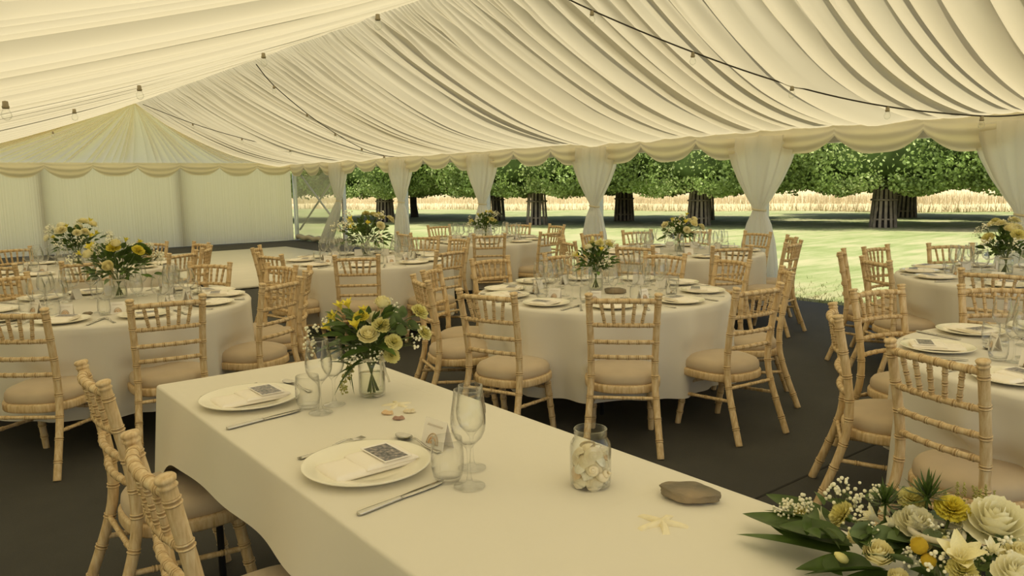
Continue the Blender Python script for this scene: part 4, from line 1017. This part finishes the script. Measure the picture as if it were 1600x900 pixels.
# round-table centrepieces
def table_bouquet(x, y, seed, label, kinds, s=1.0, h=.15, tall=1.0, wid=1.0, euc=False):
    vase((x, y, ZT), 'glass jar vase with cream ribbon on the '+label, seed, 1.0, False); r = random.Random(seed)
    t = thing('bouquet', kinds[1]+' on the '+label, 'bouquet', (x, y, ZT+h), 0, 'bouquets in jars'); hs = []
    for i in range(kinds[2]+4):
        a = 2*pi*i/kinds[2]*2.4+r.uniform(-.3, .3); el = r.uniform(.35, 1.35); L = r.uniform(.16, .22)*s; p = Vector((cos(a)*cos(el)*L*wid, sin(a)*cos(el)*L*wid, sin(el)*L*tall+.01)); hs.append(p)
        k = kinds[0][i % len(kinds[0])]; bloom(k, t, p, p+Vector((0, 0, .05)), (.030 if 'rose' in k else .031)*s*r.uniform(.85, 1.15), i)
    for i in range(7):
        a = r.uniform(0, 2*pi); el = r.uniform(.1, 1.1); L = .19*s; p = Vector((cos(a)*cos(el)*L*wid, sin(a)*cos(el)*L*wid, sin(el)*L+.01)); bloom(r.choice(('gyp1', 'gyp2')), t, p, p, .05*s, i)
    b = MB()
    for i in range(170):
        a = r.uniform(0, 2*pi); el = r.uniform(-.1, 1.4); q = r.uniform(.03, .145)*s; d = Vector((cos(a)*cos(el), sin(a)*cos(el), sin(el)+.15)); leaf(b, Vector((d.x*q*wid, d.y*q*wid, max(.0, d.z*q*tall))), d, r.uniform(.035, .060)*s, r.uniform(.018, .036)*s, .3, r.uniform(-1, 1), euc and i % 3 == 0)
    b.build('leaf_spray', M_LEAF, t); b = MB()
    for i in range(22):
        a = r.uniform(0, 2*pi); el = r.uniform(-.2, 1.2); q = r.uniform(.08, .16)*s; d = Vector((cos(a)*cos(el), sin(a)*cos(el), sin(el))); leaf(b, Vector((d.x*q*wid, d.y*q*wid, max(.0, d.z*q*tall))), d, r.uniform(.05, .08)*s, r.uniform(.02, .035)*s, .3, r.uniform(-1, 1))
    b.build('eucalyptus_spray', M_LEAF2, t); stems(t, hs, -h+.005, .03, 12, seed); return t
table_bouquet(3.90, 3.93, 11, 'large centre round table', (('rose_ivory', 'star_yellow', 'rose_white', 'carn_pale', 'bud'), 'cream and yellow bouquet with dark leaves', 10), 1.0)
b2 = table_bouquet(1.20, 6.05, 12, 'front-left round table', (('star_yellow', 'gyp_dense', 'star_yellow', 'rosebud', 'carn_yellow', 'gyp_dense'), 'leafy bouquet with bright yellow freesias', 13), 1.35, wid=1.1)
b = MB()
for dx, dz, rl in ((.16, .22, .4), (.22, .17, .2), (.13, .13, .9), (.24, .22, 1.2)): leaf(b, (.75*dx*.5, -.66*dx*.5, dz*.8), (.75, -.66, .35), .15, .12, .25, rl, True)
leaf(b, (-.03, 0, .03), (-.75, .4, -.35), .16, .06, .2, .3); b.build('broad_leaves', M_LEAF, b2)
table_bouquet(1.42, 8.95, 13, 'round table nearest end wall', (('rose_ivory', 'star_yellow', 'rose_white', 'carn_cream', 'star_yellow'), 'cream rose and yellow bouquet with dense leaves', 11), 1.45, wid=1.05)
table_bouquet(4.02, 7.65, 14, 'round table by dance floor', (('carn_pale', 'bud', 'star_yellow', 'carn_cream'), 'bushy green bouquet with few yellow blooms', 9), 1.55, wid=1.15)
table_bouquet(6.35, 8.55, 15, 'farthest round table by curtains', (('carn_pale', 'star_yellow', 'bud'), 'small yellow green bouquet', 10), 1.15)
table_bouquet(6.66, 5.42, 16, 'round table behind centre one', (('rose_ivory', 'star_yellow', 'carn_cream'), 'round bouquet of cream roses and yellow freesias', 10), 1.2)
table_bouquet(6.78, 2.28, 17, 'right-hand table by lawn', (('carn_cream', 'rose_ivory', 'gyp2', 'carn_pale'), 'pale cream bouquet with eucalyptus', 12), 1.3, euc=True)

# end-of-table arrangement, lower right
EX, EY = 1.45, .57
vase((EX, EY, ZT), 'low glass jar holding the large arrangement at lower right', 1, 1.0, False)
ea = thing('flower_arrangement', 'large low white and yellow flower arrangement at the lower right corner', 'flower arrangement', (EX, EY, ZT+.06))
def E_(p): return Vector((p[0]-EX, p[1]-EY, p[2]-ZT-.06))
EV = Vector((-.28, -.18, .85))
EI = [('thistle', (1.450, .665, .895), .034, 0), ('thistle', (1.483, .603, .918), .038, 0), ('plume', (1.535, .56, .885), .038, 0), ('plume', (1.575, .535, .885), .034, 0), ('rose_white', (1.525, .498, .895), .052, 1), ('rose_white', (1.39, .417, .875), .036, 1), ('carn_cream', (1.44, .40, .86), .034, 1),
      ('rose_white', (1.450, .608, .88), .034, 1), ('carn_yellow', (1.499, .564, .91), .028, 1), ('carn_pale', (1.488, .632, .91), .025, 1), ('ball', (1.354, .559, .885), .0145, 0), ('ball', (1.352, .541, .865), .0125, 0), ('ball', (1.624, .497, .88), .012, 0),
      ('rosebud', (1.343, .624, .845), .030, 1), ('bud', (1.340, .690, .815), .026, 2), ('lily', (1.376, .500, .875), .050, 1), ('star_white', (1.42, .52, .855), .035, 1), ('carn_pale', (1.456, .755, .845), .027, 2), ('star_white', (1.448, .685, .865), .034, 2), ('carn_pale', (1.470, .855, .805), .020, 2),
      ('rosebud', (1.405, .695, .835), .020, 2), ('rose_ivory', (1.47, .44, .87), .03, 1), ('star_white', (1.46, .80, .82), .030, 2), ('bud', (1.425, .545, .875), .018, 0), ('carn_cream', (1.34, .46, .845), .03, 1), ('rosebud', (1.33, .58, .82), .022, 1), ('star_white', (1.49, .68, .865), .022, 2), ('rose_ivory', (1.58, .46, .85), .03, 1), ('carn_cream', (1.60, .58, .85), .026, 1), ('star_white', (1.435, .640, .87), .026, 2), ('rosebud', (1.40, .575, .865), .020, 1), ('star_white', (1.50, .635, .875), .024, 1), ('carn_pale', (1.36, .49, .865), .022, 1), ('star_yellow', (1.57, .50, .90), .026, 1), ('bud', (1.46, .70, .865), .014, 2), ('star_white', (1.43, .47, .885), .026, 1)]
hs = []
for i, (k, p, s, m) in enumerate(EI):
    q = E_(p); hs.append(q); d = (0, 0, 1) if m == 0 else (EV if m == 1 else Vector((-.35, .6, .45))); bloom(k, ea, q, d, s, i*1.3)
for i, (k, p, s) in enumerate((('gyp_dense', (1.462, .878, .80), .032), ('gyp_dense', (1.475, .845, .80), .030), ('gyp1', (1.465, .84, .82), .035), ('gyp1', (1.480, .774, .855), .04), ('gyp1', (1.492, .765, .875), .035), ('gyp1', (1.474, .725, .855), .035), ('gyp2', (1.502, .71, .865), .04), ('gyp1', (1.434, .707, .845), .03),
        ('gyp1', (1.40, .66, .85), .025), ('gyp1', (1.44, .57, .87), .03), ('gyp1', (1.355, .52, .85), .035), ('gyp1', (1.46, .45, .87), .035), ('gyp2', (1.40, .48, .86), .03), ('gyp1', (1.53, .43, .88), .03), ('gyp1', (1.37, .58, .84), .025))):
    bloom(k, ea, E_(p), (-.1, .2, 1), s, i)
b = MB()
for base, tip, w, dr, rl in (((1.40, .70, .815), (1.442, .975, .775), .075, .06, .25), ((1.385, .69, .80), (1.362, .935, .765), .062, .05, -.1), ((1.41, .71, .80), (1.425, .90, .785), .075, .05, .5), ((1.47, .76, .81), (1.545, .985, .79), .05, .05, .6), ((1.36, .64, .81), (1.325, .77, .765), .07, .1, .2),
        ((1.38, .58, .80), (1.27, .69, .765), .075, .1, 0), ((1.37, .62, .81), (1.30, .74, .775), .06, .05, -.4), ((1.40, .72, .825), (1.40, .86, .80), .06, .1, .3), ((1.45, .72, .82), (1.455, .93, .795), .05, .08, -.2), ((1.34, .54, .80), (1.24, .60, .765), .07, .1, .1), ((1.5, .5, .8), (1.66, .42, .80), .07, .1, 0)):
    B0, B1 = E_(base), E_(tip); d = B1-B0; L = d.length; leaf(b, B0, d+Vector((0, 0, dr*L)), L*1.02, w, dr, rl, False, 12)
r = random.Random(12)
for k in range(90):
    x, y = r.uniform(1.33, 1.62), r.uniform(.42, .80); z = r.uniform(.79, .865); a = r.uniform(0, 6.3); leaf(b, E_((x, y, z)), (cos(a), sin(a), r.uniform(-.1, .7)), r.uniform(.04, .08), r.uniform(.018, .035), .3, r.uniform(-1, 1))
b.build('leaf_spray', M_LEAF, ea)
b = MB()
for p, a in (((1.392, .642, .848), .4), ((1.42, .62, .845), 0), ((1.36, .60, .835), .8), ((1.471, .576, .862), .2), ((1.40, .655, .84), -.4), ((1.43, .59, .85), .5), ((1.375, .575, .835), 1), ((1.45, .54, .86), .2), ((1.52, .45, .86), 0)):
    leaf(b, E_(p), (-.5*cos(a)-.3*sin(a), .4+.3*a, .25), .062, .058, .1, .5-a, True)
for p in ((1.446, .66, .862), (1.481, .598, .882)): pass
b.build('eucalyptus_spray', M_EUC, ea)
stems(ea, hs, -.045, .03, 14, 4)

# ------------------------------------------------------------------ shells, stones, starfish
def clam(seed):
    b = MB()
    def fn(u, v):
        a = -pi*.5+pi*2*u; rr = v; x = rr*(1+.1*cos(a))*cos(a); y = rr*.86*sin(a); return (x*.02, y*.02, .0105*(1-rr**2)+.0004*sin(v*26)+.0003*sin(a*20)*v)
    b.grid(fn, 30, 14, True); return b.mesh('clam', M_SH[seed % 4])
def scallop(seed):
    b = MB()
    def fn(u, v):
        a = (u-.5)*2.0; rr = v*(1+.04*sin(a*26)); return (rr*sin(a)*.021, rr*cos(a)*.024-.012, .009*math.sin(pi*min(1, v*.9+.05))*(1-.5*u*(1-u))+.0011*cos(a*26)*v)
    b.grid(fn, 52, 12); return b.mesh('scallop', M_SH[seed % 4])
def whelk(seed):
    b = MB(); pts = []; rad = []
    for i in range(60): t = i/59; a = t*6*pi; q = .011*(1-t)**1.2; pts.append((q*cos(a), q*sin(a), t*.030)); rad.append(.0105*(1-t)**1.1+.0006)
    b.tube(pts, rad, 8); return b.mesh('whelk', M_SH[seed % 4])
SHL = [clam(0), scallop(1), clam(3), whelk(0), scallop(0), clam(1), whelk(1), scallop(3), clam(2), scallop(2), whelk(3)]
NMS = {'c': 'clam_shell', 's': 'scallop_shell', 'w': 'whelk_shell'}
def shell(i, label, loc, rot, s, group=None):
    me = SHL[i % len(SHL)]; o = bpy.data.objects.new(NMS[me.name[0]], me); C.objects.link(o); o.location = loc; o.rotation_euler = rot; o.scale = (s, s, s); tag(o, label, 'shell', group)
    if me.name[0] in 'cs': thick(o, .0016, -1)
    return o
def shell_jar(x, y, lab, n=30, sc=1.0, seed=0, neat=True):
    o = put(JARM, 'shell_jar', lab, 'jar', (x, y, ZT), .4, 'glass jars of shells'); o.scale = (sc, sc, sc); r = random.Random(seed)
    for i in range(n):
        lay = i//6; a = (i % 6)*pi/3+lay*.5; q = (.034 if i % 6 else .0)*sc; z = (.018+lay*.0185)*sc
        if i % 6 == 0: q = .010*sc
        big = (1.15 if neat else .9)
        shell(r.choice((0, 2, 0, 1, 7, 4, 3, 5, 2)), 'seashell packed inside the '+lab.split(' jar ')[0]+' jar '+lab.split(' jar ')[1], (x+q*cos(a), y+q*sin(a), ZT+z), (r.uniform(.7, 1.5), r.uniform(-.5, .5), a+pi/2+r.uniform(-.4, .4)), big*sc*r.uniform(.85, 1.1), 'seashells in the '+lab)
    return o
shell_jar(1.338, 1.368, 'open glass jar of cream seashells on the head table', 30, 1.02, 3)
shell_jar(4.22, 4.45, 'small glass jar of shells on large centre round table', 18, .9, 5, False)
shell_jar(1.52, 6.05, 'glass jar of tan shells on front-left round table', 18, 1.0, 6, False)
def stone_mesh(seed, d):
    b = MB(); 
    def fn(u, v):
        a, t = 2*pi*u, pi*v; ca, sa = cos(a), sin(a); x, y, z = sin(t)*ca, sin(t)*sa, -cos(t)
        k = 1/max(abs(x)*.8+abs(y)*.75, .62)**.3; nz = noise.noise((x*1.6+seed, y*1.6, z*1.6))*.16+noise.noise((x*5, y*5+seed, z*4))*.035
        r = k*(.86+nz); zz = math.copysign(abs(z)**.62, z); return (x*r*d[0], y*r*d[1], zz*d[2]*(1+noise.noise((x*3, y*3, seed))*.15))
    b.grid(fn, 56, 28, True); return b.mesh('pebble', M_STONE)
o = link('pebble', stone_mesh(3.3, (.084, .054, .015))); o.location = (1.462, 1.148, ZT+.0165); o.rotation_euler = (0, .0, R(-62)); tag(o, 'flat grey brown stone on the head table beside the large starfish', 'stone')
o = link('pebble', stone_mesh(1.3, (.085, .045, .022))); o.location = (3.86, 3.70, ZT+.020); o.rotation_euler = (0, 0, R(-50)); tag(o, 'dark flat stone before the bouquet on large centre round table', 'stone')
o = link('pebble', stone_mesh(2.1, (.035, .022, .010))); o.location = (.87, 5.35, ZT+.0095); o.rotation_euler = (0, 0, .4); tag(o, 'small dark stone on the front-left round table', 'stone')
def star(s, seed):
    b = MB(); r = random.Random(seed); ln = [r.uniform(.85, 1.15) for _ in range(5)]; bend = [r.uniform(-.25, .25) for _ in range(5)]
    def fn(u, v):
        a = 2*pi*u; k = int((u*5+.5) % 5); da = (u*5-round(u*5))*2*pi/5; L = .054*ln[k]
        w = .0078/max(abs(sin(da)), .0078/L) if abs(da) < pi/2 else .0078; rad = min(L, max(w, .009))*v
        aa = a; bx = bend[k]*(rad/L)**2*.5; zz = .011*(1-v**2)**.5*(1-.45*rad/L)+.0002*sin(rad*2500)
        return (rad*cos(aa+bx)*s, rad*sin(aa+bx)*s, zz*s)
    b.grid(fn, 200, 12, True); return b.mesh('starfish', M_STAR)
for me, loc, rz, lab in ((star(1.1, 1), (1.302, 1.098, ZT), .35, 'large cream starfish beside the flat stone on head table'), (star(.92, 2), (1.328, 2.335, ZT), 1.2, 'small cream starfish near the bouquet jar on head table')):
    o = link('starfish', me); o.location = loc; o.rotation_euler = (0, 0, rz); tag(o, lab, 'starfish')
shell(1, 'peach scallop shell left of the small starfish on head table', (1.247, 2.262, ZT+.002), (.15, 0, R(120)), 1.35); shell(9, 'brown scallop shell in front of the small starfish', (1.245, 2.185, ZT+.002), (.15, 0, R(150)), 1.2); shell(4, 'cream scallop shell right of the small starfish', (1.314, 2.229, ZT+.002), (.15, 0, R(140)), 1.3)
tag(MB().box((0, 0, .0006), (.12, .07, .0012)).build('menu_card', M_CARD, smooth=False), 'blank white card lying near the stone on large centre table', 'card').location = (3.60, 3.72, ZT)

for o in C.objects:
    if o.name.split('.')[0] in ('leaf_spray', 'eucalyptus_spray', 'broad_leaves'): o['kind'] = 'stuff'
